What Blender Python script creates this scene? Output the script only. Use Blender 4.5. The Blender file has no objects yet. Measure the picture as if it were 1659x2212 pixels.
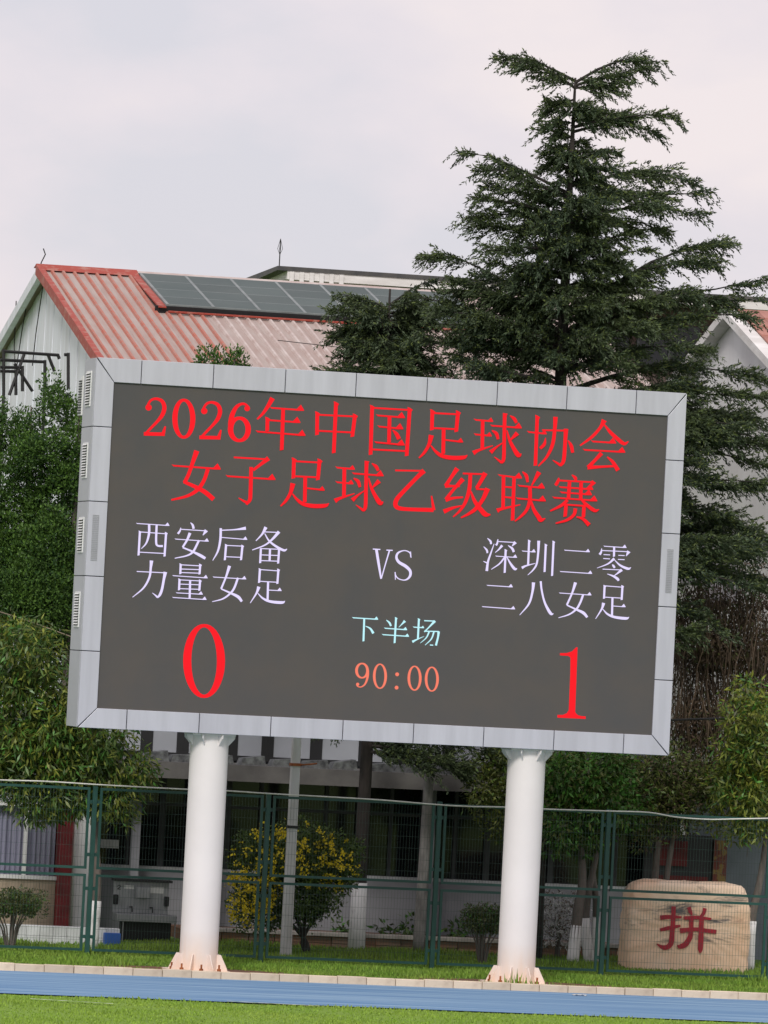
import bpy, bmesh, math, random
import numpy as np
from mathutils import Vector, Matrix
R = math.radians
rnd = random.Random(7)
rg = np.random.default_rng(11)
scene = bpy.context.scene
col = scene.collection

# ------------------------------------------------------------------ camera, sky, sun, exposure
CAM = np.array([-19.8224, -106.9939, 5.5482])
YAW, PITCH, ROLL, FPX = 0.228664, 0.022006, 0.051189, 14000.0   # focal length in 1/1659 of the frame width
FW = np.array([math.sin(YAW)*math.cos(PITCH), math.cos(YAW)*math.cos(PITCH), math.sin(PITCH)])
_rt = np.array([math.cos(YAW), -math.sin(YAW), 0.0]); _up = np.cross(_rt, FW)
RT = math.cos(ROLL)*_rt + math.sin(ROLL)*_up
UP = -math.sin(ROLL)*_rt + math.cos(ROLL)*_up
cd = bpy.data.cameras.new('camera'); cam = bpy.data.objects.new('camera', cd); col.objects.link(cam)
m3 = Matrix((RT, UP, -FW)).transposed()
cam.matrix_world = Matrix.Translation(Vector(CAM)) @ m3.to_4x4()
cd.sensor_fit = 'HORIZONTAL'; cd.sensor_width = 36; cd.lens = FPX/1659*36
cd.clip_start = 1; cd.clip_end = 5000
scene.camera = cam

SUN_EL, SUN_AZ = R(40), R(204)     # azimuth clockwise from +Y: behind the camera
world = bpy.data.worlds.new('World'); scene.world = world; world.use_nodes = True
nt = world.node_tree; nt.nodes.clear()
def wn(t, **k):
    n = nt.nodes.new(t)
    for a, b in k.items(): setattr(n, a, b)
    return n
wo = wn('ShaderNodeOutputWorld'); bg = wn('ShaderNodeBackground'); bg.inputs[1].default_value = 1.05
sky = wn('ShaderNodeTexSky', sky_type='NISHITA', sun_disc=False, sun_elevation=SUN_EL, sun_rotation=SUN_AZ)
sc_ = wn('ShaderNodeVectorMath', operation='SCALE'); sc_.inputs['Scale'].default_value = 0.09
nt.links.new(sky.outputs[0], sc_.inputs[0])
tc = wn('ShaderNodeTexCoord'); mp = wn('ShaderNodeMapping'); mp.inputs['Scale'].default_value = (1, 1, 1.9)
nt.links.new(tc.outputs['Generated'], mp.inputs[0])
n1 = wn('ShaderNodeTexNoise'); n1.inputs['Scale'].default_value = 17; n1.inputs['Detail'].default_value = 6; n1.inputs['Roughness'].default_value = .5
n2 = wn('ShaderNodeTexNoise'); n2.inputs['Scale'].default_value = 14; n2.inputs['Detail'].default_value = 3
nt.links.new(mp.outputs[0], n1.inputs['Vector']); nt.links.new(mp.outputs[0], n2.inputs['Vector'])
cr = wn('ShaderNodeValToRGB'); e = cr.color_ramp.elements
e[0].position = .36; e[0].color = (.46, .445, .485, 1); e[1].position = .66; e[1].color = (.585, .52, .525, 1)
m_ = cr.color_ramp.elements.new(.5); m_.color = (.525, .48, .51, 1)
nt.links.new(n1.outputs[0], cr.inputs[0])
mx = wn('ShaderNodeMix', data_type='RGBA'); mx.inputs[0].default_value = .93     # cloud cover over the blue
nt.links.new(sc_.outputs[0], mx.inputs[6]); nt.links.new(cr.outputs[0], mx.inputs[7])
nt.links.new(mx.outputs[2], bg.inputs[0]); nt.links.new(bg.outputs[0], wo.inputs[0])
sd = bpy.data.lights.new('sun', 'SUN'); sd.energy = 1.5; sd.angle = R(14); sd.color = (1, .955, .89)
sun = bpy.data.objects.new('sun', sd); col.objects.link(sun)
sv = Vector((math.sin(SUN_AZ)*math.cos(SUN_EL), math.cos(SUN_AZ)*math.cos(SUN_EL), math.sin(SUN_EL)))
sun.rotation_euler = sv.to_track_quat('Z', 'Y').to_euler()
vs = scene.view_settings; vs.view_transform = 'Standard'; vs.look = 'None'; vs.gamma = 1; vs.use_curve_mapping = False; vs.exposure = 0.55

# ------------------------------------------------------------------ helpers
def ray(x, y):
    return FW*FPX + RT*(x-829.5) + UP*(1106-y)
def at(x, y, Y):
    "point of the wall plane at depth Y seen at photo point x, y (photo 1659 wide)"
    d = ray(x, y); return CAM + d*((Y-CAM[1])/d[1])
def onX(x, y, X):
    d = ray(x, y); return CAM + d*((X-CAM[0])/d[0])
def gx(x, Y):
    "X of photo column x near the ground at depth Y"
    return at(x, 2080, Y)[0]

MATS = {}
def node(t, ty, **k):
    n = t.nodes.new(ty)
    for a, b in k.items(): setattr(n, a, b)
    return n
def mat(name, c, rough=.6, metal=0., var=.12, vscale=3., bump=0., bscale=40., c2=None, island=0., emit=0., spec=.5, transl=0., stretch=(1,1,1), detail=4, vlo=.35, vhi=.65, obj=True):
    """procedural material: base colour broken up by noise (towards c2 or a darker self), optional bump, per-piece variation"""
    if name in MATS: return MATS[name]
    m = bpy.data.materials.new(name); m.use_nodes = True; t = m.node_tree; t.nodes.clear()
    out = node(t, 'ShaderNodeOutputMaterial'); b = node(t, 'ShaderNodeBsdfPrincipled')
    b.inputs['Roughness'].default_value = rough; b.inputs['Metallic'].default_value = metal; b.inputs['Specular IOR Level'].default_value = spec
    co = node(t, 'ShaderNodeTexCoord'); ma = node(t, 'ShaderNodeMapping'); ma.inputs['Scale'].default_value = stretch
    t.links.new(co.outputs['Object'], ma.inputs[0])
    c = tuple(c)+(1,); c2 = tuple(c2)+(1,) if c2 else tuple(v*(1-2.2*var) for v in c[:3])+(1,)
    nz = node(t, 'ShaderNodeTexNoise'); nz.inputs['Scale'].default_value = vscale; nz.inputs['Detail'].default_value = detail; nz.inputs['Roughness'].default_value = .6
    t.links.new(ma.outputs[0], nz.inputs['Vector'])
    ra = node(t, 'ShaderNodeMapRange'); ra.inputs[1].default_value = vlo; ra.inputs[2].default_value = vhi
    t.links.new(nz.outputs[0], ra.inputs[0])
    mix = node(t, 'ShaderNodeMix', data_type='RGBA'); mix.inputs[6].default_value = c; mix.inputs[7].default_value = c2
    t.links.new(ra.outputs[0], mix.inputs[0]); colr = mix.outputs[2]
    if island:
        g = node(t, 'ShaderNodeNewGeometry'); oi = node(t, 'ShaderNodeObjectInfo')
        ad = node(t, 'ShaderNodeMath', operation='ADD'); t.links.new(g.outputs['Random Per Island'], ad.inputs[0]); t.links.new(oi.outputs['Random'], ad.inputs[1])
        fr = node(t, 'ShaderNodeMath', operation='FRACT'); t.links.new(ad.outputs[0], fr.inputs[0])
        mr = node(t, 'ShaderNodeMapRange'); mr.inputs[3].default_value = 1-island; mr.inputs[4].default_value = 1+island
        t.links.new(fr.outputs[0], mr.inputs[0])
        hs = node(t, 'ShaderNodeVectorMath', operation='SCALE'); t.links.new(colr, hs.inputs[0]); t.links.new(mr.outputs[0], hs.inputs['Scale']); colr = hs.outputs[0]
    t.links.new(colr, b.inputs['Base Color'])
    if bump:
        nb = node(t, 'ShaderNodeTexNoise'); nb.inputs['Scale'].default_value = bscale; nb.inputs['Detail'].default_value = 3
        t.links.new(ma.outputs[0], nb.inputs['Vector'])
        bp = node(t, 'ShaderNodeBump'); bp.inputs['Strength'].default_value = bump; bp.inputs['Distance'].default_value = .02
        t.links.new(nb.outputs[0], bp.inputs['Height']); t.links.new(bp.outputs[0], b.inputs['Normal'])
    if emit:
        t.links.new(colr, b.inputs['Emission Color']); b.inputs['Emission Strength'].default_value = emit
    sh = b.outputs[0]
    if transl:
        tr = node(t, 'ShaderNodeBsdfTranslucent'); t.links.new(colr, tr.inputs[0])
        ms = node(t, 'ShaderNodeMixShader'); ms.inputs[0].default_value = transl
        t.links.new(b.outputs[0], ms.inputs[1]); t.links.new(tr.outputs[0], ms.inputs[2]); sh = ms.outputs[0]
    t.links.new(sh, out.inputs[0]); MATS[name] = m
    return m
def leafmat(name, c, c2, isl=.45, rough=.5, vs_=1.6, tr=.22):
    return mat(name, c, rough=rough, c2=c2, vscale=vs_, island=isl, transl=tr, spec=.35)

def led_mat(name, c):
    "lit diodes: dark lens that gives off its own colour"
    m = mat(name, tuple(v*.12 for v in c), rough=.7, var=.02, spec=.15)
    b = next(n for n in m.node_tree.nodes if n.type == 'BSDF_PRINCIPLED'); b.inputs['Emission Color'].default_value = c+(1,); b.inputs['Emission Strength'].default_value = 1.0
    return m
class MB:
    def __init__(s): s.v = []; s.f = []; s.mi = []
    def add(s, vs, fs, mi=0):
        o = len(s.v); s.v += [tuple(map(float, p)) for p in vs]
        for f in fs: s.f.append([i+o for i in f]); s.mi.append(mi)
        return s
    def box(s, a, b, mi=0):
        (x0, y0, z0), (x1, y1, z1) = a, b
        return s.add([(x0,y0,z0),(x1,y0,z0),(x1,y1,z0),(x0,y1,z0),(x0,y0,z1),(x1,y0,z1),(x1,y1,z1),(x0,y1,z1)],
              [(0,3,2,1),(4,5,6,7),(0,1,5,4),(1,2,6,5),(2,3,7,6),(3,0,4,7)], mi)
    def tube(s, pts, rad, n=6, mi=0, cap=True):
        pts = [Vector(map(float, p)) for p in pts]
        if not hasattr(rad, '__len__'): rad = [rad]*len(pts)
        vs = []; fs = []
        for i, p in enumerate(pts):
            d = (pts[min(i+1, len(pts)-1)]-pts[max(i-1, 0)])
            d = d.normalized() if d.length > 1e-9 else Vector((0,0,1))
            a = d.orthogonal().normalized() if i == 0 else (a - d*a.dot(d)).normalized()
            b = d.cross(a)
            for k in range(n):
                an = 2*math.pi*k/n; vs.append(p+(a*math.cos(an)+b*math.sin(an))*rad[i])
        for i in range(len(pts)-1):
            for k in range(n): fs.append((i*n+k, i*n+(k+1)%n, (i+1)*n+(k+1)%n, (i+1)*n+k))
        if cap: fs.append(tuple(range(n))[::-1]); fs.append(tuple((len(pts)-1)*n+k for k in range(n)))
        return s.add(vs, fs, mi)
    def prism(s, poly, d, mi=0):
        "polygon (3d points) extruded by vector d"
        n = len(poly); P = [Vector(map(float, p)) for p in poly]; d = Vector(d)
        return s.add(P+[p+d for p in P], [tuple(range(n)), tuple(range(2*n-1, n-1, -1))]+[(i, (i+1)%n+0, (i+1)%n+n, i+n)[::-1] for i in range(n)], mi)
    def build(s, name, m, parent=None, bevel=0, smooth=False, origin=None):
        me = bpy.data.meshes.new(name)
        v = s.v
        if origin is not None: v = [(p[0]-origin[0], p[1]-origin[1], p[2]-origin[2]) for p in v]
        me.from_pydata(v, [], s.f)
        ms = m if isinstance(m, (list, tuple)) else [m]
        for x in ms: me.materials.append(x)
        if len(ms) > 1: me.polygons.foreach_set('material_index', s.mi)
        bm = bmesh.new(); bm.from_mesh(me); bmesh.ops.recalc_face_normals(bm, faces=bm.faces); bm.to_mesh(me); bm.free()
        return link(name, me, parent, bevel, smooth, origin)
def link(name, me, parent=None, bevel=0, smooth=False, origin=None):
    o = bpy.data.objects.new(name, me); col.objects.link(o)
    if origin is not None: o.location = origin
    if parent:
        o.parent = parent
        # parents are unrotated Empties or meshes; keep the world place
        p = Vector((0,0,0)); q = parent
        while q: p += Vector(q.location); q = q.parent
        o.location = Vector(origin if origin is not None else (0,0,0)) - p
    if smooth: me.polygons.foreach_set('use_smooth', [True]*len(me.polygons))
    if bevel:
        b = o.modifiers.new('bevel', 'BEVEL'); b.width = bevel; b.segments = 2; b.limit_method = 'ANGLE'; b.angle_limit = R(40)
    return o
def tag(o, label=None, cat=None, group=None, kind=None):
    if label: o['label'] = label
    if cat: o['category'] = cat
    if group: o['group'] = group
    if kind: o['kind'] = kind
    return o
def thing(name, loc, label, cat, group=None):
    o = bpy.data.objects.new(name, None); col.objects.link(o); o.location = [float(v) for v in loc]; o.empty_display_size = .2
    return tag(o, label, cat, group)
def leaf_mesh(name, P, D, L, W, mats, parent=None, mi=None, kind='stuff', up=None, fold=0.):
    """one object of many leaf-sized rhombs: base points P, directions D, lengths L, half widths W (numpy)"""
    n = len(P); L = np.broadcast_to(np.asarray(L, float), n)[:, None]; W = np.broadcast_to(np.asarray(W, float), n)[:, None]
    D = D/np.linalg.norm(D, axis=1, keepdims=True)
    q = rg.normal(size=(n, 3)) if up is None else np.asarray(up)+rg.normal(size=(n, 3))*.35
    S = np.cross(D, q); S /= np.linalg.norm(S, axis=1, keepdims=True)+1e-9
    V = np.empty((n, 4, 3)); V[:,0] = P; V[:,1] = P+D*L*.45+S*W; V[:,2] = P+D*L; V[:,3] = P+D*L*.45-S*W
    me = bpy.data.meshes.new(name); me.vertices.add(4*n); me.vertices.foreach_set('co', V.astype(np.float32).ravel())
    me.loops.add(4*n); me.loops.foreach_set('vertex_index', np.arange(4*n, dtype=np.int32))
    me.polygons.add(n); me.polygons.foreach_set('loop_start', np.arange(0, 4*n, 4, dtype=np.int32))
    ms = mats if isinstance(mats, (list, tuple)) else [mats]
    for m in ms: me.materials.append(m)
    if mi is not None: me.polygons.foreach_set('material_index', np.asarray(mi, np.int32))
    me.update(calc_edges=True); me.validate()
    o = link(name, me, parent)
    if kind: o['kind'] = kind
    return o
def sphere_dirs(n):
    u = rg.normal(size=(n, 3)); return u/np.linalg.norm(u, axis=1, keepdims=True)

# ------------------------------------------------------------------ materials
M = dict(
 turf = mat('turf', (.10,.19,.026), rough=.9, c2=(.07,.14,.02), vscale=.9, bump=.5, bscale=60),
 pitch = mat('pitch', (.18,.30,.03), rough=.9, c2=(.15,.26,.026), vscale=.5, bump=.4, bscale=70),
 blade = mat('blade', (.15,.29,.03), rough=.7, c2=(.21,.31,.042), vscale=.8, island=.4, transl=.25),
 pblade = mat('pblade', (.22,.37,.04), rough=.7, c2=(.27,.39,.055), vscale=.35, island=.25, transl=.25),
 track = mat('track', (.10,.225,.41), rough=.85, c2=(.27,.41,.55), vscale=1.5, bump=.3, bscale=90, stretch=(.10,2.6,1), detail=7, vlo=.42, vhi=.66),
 kerb = mat('kerb', (.66,.55,.42), rough=.85, c2=(.44,.34,.25), vscale=2.2, island=.16, bump=.25, bscale=50, vlo=.45, vhi=.75),
 soil = mat('soil', (.19,.085,.045), rough=.95, c2=(.10,.055,.035), vscale=6, bump=.6, bscale=30),
 bezel = mat('bezel', (.53,.535,.61), rough=.42, var=.06, vscale=1.6, island=.03, metal=.12, stretch=(2.5,1,.25), bump=.03, bscale=3),
 bezel_side = mat('bezel_side', (.44,.45,.49), rough=.45, var=.05, vscale=.8, metal=.12),
 seam = mat('seam', (.03,.03,.035), rough=.8),
 led = mat('led', (.096,.087,.082), rough=.75, c2=(.083,.081,.083), vscale=.9, bump=.15, bscale=160, spec=.25),
 red = led_mat('led_red', (.62,.006,.012)),
 lav = led_mat('led_white', (.52,.47,.68)),
 cyan = led_mat('led_cyan', (.35,.60,.65)),
 salmon = led_mat('led_salmon', (.62,.14,.09)),
 pole = mat('pole', (.80,.76,.75), rough=.62, var=.03, vscale=.8),
 rust = mat('rust', (.33,.105,.035), rough=.9, c2=(.2,.06,.02), vscale=12),
 vent = mat('vent', (.78,.78,.78), rough=.5, var=.03),
 dark = mat('dark', (.012,.013,.015), rough=.6),
 fence = mat('fence', (.009,.058,.048), rough=.45, c2=(.014,.075,.062), vscale=3, bump=.05),
 wire = mat('wire', (.035,.075,.062), rough=.45, var=.1),
 cable_w = mat('cable_white', (.75,.75,.70), rough=.6),
 cable_b = mat('cable_black', (.015,.015,.016), rough=.6),
 conc = mat('concrete', (.60,.61,.62), rough=.85, c2=(.44,.43,.42), vscale=2.5, bump=.2, stretch=(1,1,.3)),
 beam = mat('beam', (.13,.125,.12), rough=.9, c2=(.085,.08,.08), vscale=1.5, bump=.2),
 wall_w = mat('white_wall', (.86,.86,.87), rough=.8, c2=(.76,.75,.76), vscale=.9, stretch=(1,1,.35)),
 wall_g = mat('grey_wall', (.26,.265,.29), rough=.85, c2=(.20,.205,.225), vscale=.8),
 wall_b = mat('blue_grey_wall', (.16,.18,.21), rough=.85, c2=(.10,.115,.135), vscale=.8),
 clad = mat('metal_cladding', (.76,.79,.86), rough=.55, c2=(.62,.63,.67), vscale=1.2, stretch=(1,3,.12), vlo=.42, vhi=.7),
 beige = mat('beige_tile', (.46,.37,.28), rough=.7, c2=(.38,.30,.22), vscale=4, island=.10),
 redcol = mat('red_column', (.22,.012,.018), rough=.55, c2=(.13,.01,.012), vscale=3),
 curtain = mat('curtain', (.30,.30,.39), rough=.9, c2=(.22,.22,.31), vscale=1.5, stretch=(6,1,.2)),
 glass = mat('dark_glass', (.010,.012,.015), rough=.08, spec=.4),
 glass_sky = mat('painted_sky_glass', (.36,.38,.42), rough=.35, var=.06, vscale=1.),  # pale base colour stands in for sky mirrored in the panes
 alum = mat('aluminium', (.55,.57,.60), rough=.4, metal=.3),
 steel = mat('stainless', (.36,.375,.39), rough=.38, metal=.35, var=.12, vscale=4, stretch=(8,1,1)),
 paper = mat('paper', (.72,.73,.72), rough=.9),
 blue = mat('blue_plastic', (.02,.10,.42), rough=.5),
 roof_sheet = mat('roof_sheet', (.42,.355,.325), rough=.65, c2=(.35,.25,.22), vscale=1.3, stretch=(4,.5,1), vlo=.35, vhi=.7),
 roof_red = mat('roof_red', (.44,.12,.075), rough=.6, c2=(.38,.20,.16), vscale=5),
 roof_pale = mat('roof_pale', (.56,.49,.46), rough=.6, c2=(.42,.32,.29), vscale=2.5),
 roof_trim = mat('roof_trim', (.35,.055,.035), rough=.6, c2=(.40,.18,.14), vscale=6, vlo=.5, vhi=.7),
 solar = mat('solar', (.06,.085,.082), rough=.5, c2=(.08,.105,.10), vscale=.5, spec=.2, island=.12),
 soframe = mat('solar_frame', (.27,.30,.30), rough=.6, metal=.2),
 slate = mat('dark_roof', (.045,.047,.05), rough=.6, c2=(.09,.085,.08), vscale=3),
 fascia = mat('fascia', (.80,.79,.78), rough=.7, c2=(.62,.60,.58), vscale=1.5, stretch=(.5,1,3)),
 brown = mat('brown_wall', (.11,.075,.06), rough=.8, c2=(.07,.05,.045), vscale=1.5),
 tile = mat('roof_tile', (.40,.19,.15), rough=.75, c2=(.31,.14,.11), vscale=3, island=.14),
 blackpipe = mat('black_steel', (.012,.012,.013), rough=.5),
 bark = mat('bark', (.036,.029,.026), rough=.95, c2=(.02,.018,.016), vscale=8, bump=.8, bscale=30, stretch=(1,1,.3)),
 bark_g = mat('bark_grey', (.17,.145,.13), rough=.95, c2=(.10,.085,.075), vscale=7, bump=.6, bscale=30, stretch=(1,1,.3)),
 lime = mat('limewash', (.74,.74,.74), rough=.9, c2=(.45,.44,.43), vscale=9, vlo=.55, vhi=.75, bump=.4, bscale=40, stretch=(1,1,.4)),
 plant_wall = mat('planter_wall', (.30,.155,.095), rough=.9, c2=(.21,.15,.11), vscale=1.8, island=.18, bump=.4, bscale=25),
 coping = mat('coping', (.50,.47,.43), rough=.85, c2=(.36,.33,.30), vscale=3, island=.14),
 white_block = mat('white_block', (.66,.68,.70), rough=.85, c2=(.52,.53,.54), vscale=2, island=.06),
 banner = mat('banner', (.13,.010,.010), rough=.8, c2=(.06,.006,.006), vscale=2),
 poster = mat('poster', (.20,.13,.035), rough=.8, c2=(.13,.03,.02), vscale=5, vlo=.48, vhi=.52),
 cedar = leafmat('cedar_needles', (.046,.072,.042), (.066,.092,.038), .5, .6, .9, .12),
 cedar_tip = leafmat('cedar_lit_tips', (.155,.195,.058), (.10,.14,.046), .4, .55, .9, .25),  # paler olive tips, also painting light onto the upward needles
 thuja = leafmat('thuja_leaf', (.095,.185,.03), (.06,.125,.024), .4, .55, 1.3, .25),
 thuja_d = leafmat('thuja_dark', (.035,.085,.02), (.02,.055,.016), .4, .6, 1.3, .15),
 broad = leafmat('broad_leaf', (.10,.155,.028), (.055,.11,.025), .68, .42, 1.4, .25),
 broad_y = leafmat('broad_yellow', (.21,.23,.035), (.14,.18,.035), .68, .42, 1.4, .3),
 olive = leafmat('olive_leaf', (.115,.13,.034), (.07,.09,.028), .68, .5, 1.4, .2),
 glossy = leafmat('glossy_leaf', (.075,.20,.03), (.045,.125,.025), .68, .35, 1.4, .22),
 flower = leafmat('yellow_flower', (.78,.64,.03), (.66,.54,.03), .3, .6, 3., .25),
 bush = leafmat('bush_leaf', (.075,.125,.022), (.045,.08,.018), .5, .5, 2., .2),
 vine = leafmat('dead_vine', (.15,.105,.07), (.085,.062,.045), .5, .9, 1.2, .1),
 shrub = leafmat('shrub_leaf', (.09,.105,.035), (.055,.07,.028), .5, .55, 3., .2),
)
def stained_pole():
    m = M['pole'].copy(); m.name = 'pole_paint'; t = m.node_tree
    b = next(n for n in t.nodes if n.type == 'BSDF_PRINCIPLED'); src = b.inputs['Base Color'].links[0].from_socket
    g = node(t, 'ShaderNodeNewGeometry'); sx = node(t, 'ShaderNodeSeparateXYZ'); t.links.new(g.outputs['Position'], sx.inputs[0])
    r = node(t, 'ShaderNodeMapRange'); r.inputs[1].default_value = .75; r.inputs[2].default_value = .0; t.links.new(sx.outputs['Z'], r.inputs[0])
    nz = node(t, 'ShaderNodeTexNoise'); nz.inputs['Scale'].default_value = 5
    mpp = node(t, 'ShaderNodeMapping'); mpp.inputs['Scale'].default_value = (1.6,1.6,.25); t.links.new(g.outputs['Position'], mpp.inputs[0]); t.links.new(mpp.outputs[0], nz.inputs['Vector'])
    mu = node(t, 'ShaderNodeMath', operation='MULTIPLY'); t.links.new(r.outputs[0], mu.inputs[0]); t.links.new(nz.outputs[0], mu.inputs[1])
    mi = node(t, 'ShaderNodeMix', data_type='RGBA'); mi.inputs[7].default_value = (.78,.48,.26,1)
    t.links.new(mu.outputs[0], mi.inputs[0]); t.links.new(src, mi.inputs[6]); t.links.new(mi.outputs[2], b.inputs['Base Color'])
    return m
M['pole_st'] = stained_pole()

# ------------------------------------------------------------------ ground, track, kerb
KY, PITCH_Y = -0.865, -7.567
def sheet(name, x0, x1, y0, y1, z, m):
    o = MB().add([(x0,y0,z),(x1,y0,z),(x1,y1,z),(x0,y1,z)], [(0,1,2,3)]).build(name, m); o['kind'] = 'structure'; return o
sheet('ground', -1500, 1500, -1500, 1500, -.06, M['turf'])
sheet('lawn', -40, 40, KY+.13, 40, .045, M['turf'])
sheet('track', -60, 60, PITCH_Y, KY+.02, 0, M['track'])
sheet('football_pitch', -60, 60, -160, PITCH_Y, -.02, M['pitch'])
kerb = tag(bpy.data.objects.new('kerb', None), kind='structure'); col.objects.link(kerb); kerb.location = (0, KY, 0)
ks = MB().box((0,0,-.05), (.492,.13,.125)).build('kerb_stone', M['kerb'], kerb, bevel=.012)
ks.location = (-8, 0, 0)
for i in range(1, 54):
    k = ks.copy(); col.objects.link(k); k.location = (-8+i*.5+rnd.uniform(-.002,.002), rnd.uniform(-.006,.006), rnd.uniform(-.006,.006)); k.rotation_euler.z = rnd.uniform(-.008,.008)
# soil worn bare round the two pole feet
for sx, lab in ((2.364, 1), (7.908, 2)):
    pts = [(sx+(1.35+.35*rnd.random())*math.cos(a)*(1.45), .45+(.85+.3*rnd.random())*math.sin(a), .050) for a in np.linspace(0, 2*math.pi, 28, endpoint=False)]
    pts = [(p[0], max(p[1], KY+.14), p[2]) for p in pts]
    o = MB().add(pts, [tuple(range(len(pts)))]).build('soil_patch', M['soil']); o['kind'] = 'structure'
def blades(name, x0, x1, y0, y1, n, h, m, zb, bare=(), tufts=0):
    P = np.stack([rg.uniform(x0, x1, n), rg.uniform(y0, y1, n), np.full(n, zb)], 1)
    keep = np.ones(n, bool)
    for bx in bare: keep &= ((P[:,0]-bx)/1.6)**2+((P[:,1]-.45)/.95)**2 > rg.uniform(.8, 1.5, n)
    P = P[keep]; n = len(P)
    hh = h*rg.uniform(.5, 1.3, n)*(1+.5*np.sin(P[:,0]*1.7+np.cos(P[:,1]*2.1)*1.3)*np.cos(P[:,1]*1.3))
    for k in range(tufts):
        tx, ty = rg.uniform(x0, x1), rg.uniform(y0, y1); d = np.exp(-((P[:,0]-tx)**2*9+(P[:,1]-ty)**2*9)); hh *= 1+d*1.6
    D = np.stack([rg.normal(0,.35,n), rg.normal(0,.35,n), np.ones(n)], 1)
    return leaf_mesh(name, P, D, hh, .012, m)
o = blades('grass', -7, 14, KY+.14, 4.6, 52000, .075, M['blade'], .04, bare=(2.364, 7.908), tufts=22)
tag(o, 'green grass strip between the kerb and the mesh fence', 'grass', kind='stuff')
o = blades('grass', -7, 15, 4.6, 10.6, 46000, .10, M['blade'], .04)
tag(o, 'shaded lawn behind the mesh fence', 'grass', kind='stuff')
o = blades('grass', -8, 14, -22, PITCH_Y+.05, 80000, .04, M['pblade'], -.025)
tag(o, 'mown bright green grass of the football pitch in front', 'grass', kind='stuff')
mk = mat('line_paint', (.62,.66,.55), rough=.9, c2=(.2,.3,.1), vscale=9, vlo=.4, vhi=.6)
for a, b, y0 in ((66, 245, 2160), (490, 690, 2165)):
    p, q = [np.array(CAM)+ray(x, y)*((.012-CAM[2])/ray(x, y)[2]) for x, y in ((a, y0-3), (b, y0+8))]
    o = MB().add([p+(0,-.05,0), q+(0,-.05,0), q+(0,.05,0), p+(0,.05,0)], [(0,1,2,3)]).build('pitch_line', mk); o['kind'] = 'structure'

# ------------------------------------------------------------------ scoreboard
W, H, Z0, DEP = 10.3, 6.216, 4.0736, 1.0
Z1 = Z0+H
PX1, PX2, PYC, PR = 2.364, 7.908, .45, .325
board = thing('scoreboard', (W/2, PYC, 0), 'large electronic scoreboard with grey frame on two white poles showing red and white text', 'scoreboard')
BL, BR_, BT, BB = .315, .315, .40, .335      # bezel widths left, right, top, bottom
MB().box((.012,.05,Z0+.012), (W-.012,DEP,Z1-.012)).build('cabinet', M['seam'], board)
scr = MB().box((BL-.02,.035,Z0+BB-.02), (W-BR_+.02,.0495,Z1-BT+.02)).build('screen', M['led'], board)
def pxX(x, y): p = at(x, y, 0); return p[0], p[2]
G = .007
def panel(poly, name='frame_panel'):
    mb = MB().prism([(x, 0, z) for x, z in poly], (0, .047, 0)); return mb.build(name, M['bezel'], board, bevel=.006)
top = [0]+[pxX(x, 780)[0] for x in (307,463,619,772,926,1078,1229,1379)]+[W]
bot = [0]+[pxX(x, 1590)[0] for x in (272,429,584,740,893,1045,1197,1348)]+[W]
for i in range(9):
    a, b = top[i]+G, top[i+1]-G
    a2, b2 = (max(a, BL+G) if i else BL+G), (b if i < 8 else W-BR_-G)
    panel([(a, Z1), (b, Z1), (b2, Z1-BT), (a2, Z1-BT)] if i not in (0, 8) else ([(2*G, Z1), (b, Z1), (b, Z1-BT), (BL+G, Z1-BT)] if i == 0 else [(a, Z1), (W-2*G, Z1), (W-BR_-G, Z1-BT), (a, Z1-BT)]))
    a, b = bot[i]+G, bot[i+1]-G
    panel([(a, Z0), (b, Z0), (b, Z0+BB), (a, Z0+BB)] if i not in (0, 8) else ([(2*G, Z0), (b, Z0), (b, Z0+BB), (BL+G, Z0+BB)] if i == 0 else [(a, Z0), (W-2*G, Z0), (W-BR_-G, Z0+BB), (a, Z0+BB)]))
side_z = [Z0]+[at(190, y, 0)[2] for y in (1406,1244,1082,920)]+[Z1]
for s in (0, 1):
    for i in range(5):
        a, b = side_z[i]+G, side_z[i+1]-G
        o_, n_ = (0, BL) if s == 0 else (W, W-BR_)
        za = Z0+BB if i == 0 else a; zb = Z1-BT if i == 4 else b
        lo = (o_, Z0+2*G) if i == 0 else (o_, a); hi = (o_, Z1-2*G) if i == 4 else (o_, b)
        panel([lo, (n_, za+(G if i == 0 else 0)), (n_, zb-(G if i == 4 else 0)), hi])
        # side cladding of the cabinet
        x0, x1 = (-.012, .012) if s == 0 else (W-.012, W+.012)
        MB().box((x0, .05, a), (x1, DEP, b)).build('side_panel', M['bezel_side'], board, bevel=.004)
        if s == 0 and i > 0:                                   # louvred vents in the left flank
            zc = (a+b)/2+.06
            v = MB().box((-.03,.28,zc-.30), (-.012,.72,zc+.30)).build('vent', M['vent'], board, bevel=.004)
            mb = MB()
            for k in range(12): mb.box((-.034,.32,zc-.27+k*.046), (-.0301,.68,zc-.27+k*.046+.018))
            mb.build('louvre_slot', M['dark'], v)
            mb = MB()
            for k in range(12): mb.add([(-.0345,.31,zc-.25+k*.046+.018),(-.0345,.69,zc-.25+k*.046+.018),(-.05,.69,zc-.25+k*.046),(-.05,.31,zc-.25+k*.046)], [(0,1,2,3)])
            mb.build('louvre', M['vent'], v)
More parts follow.
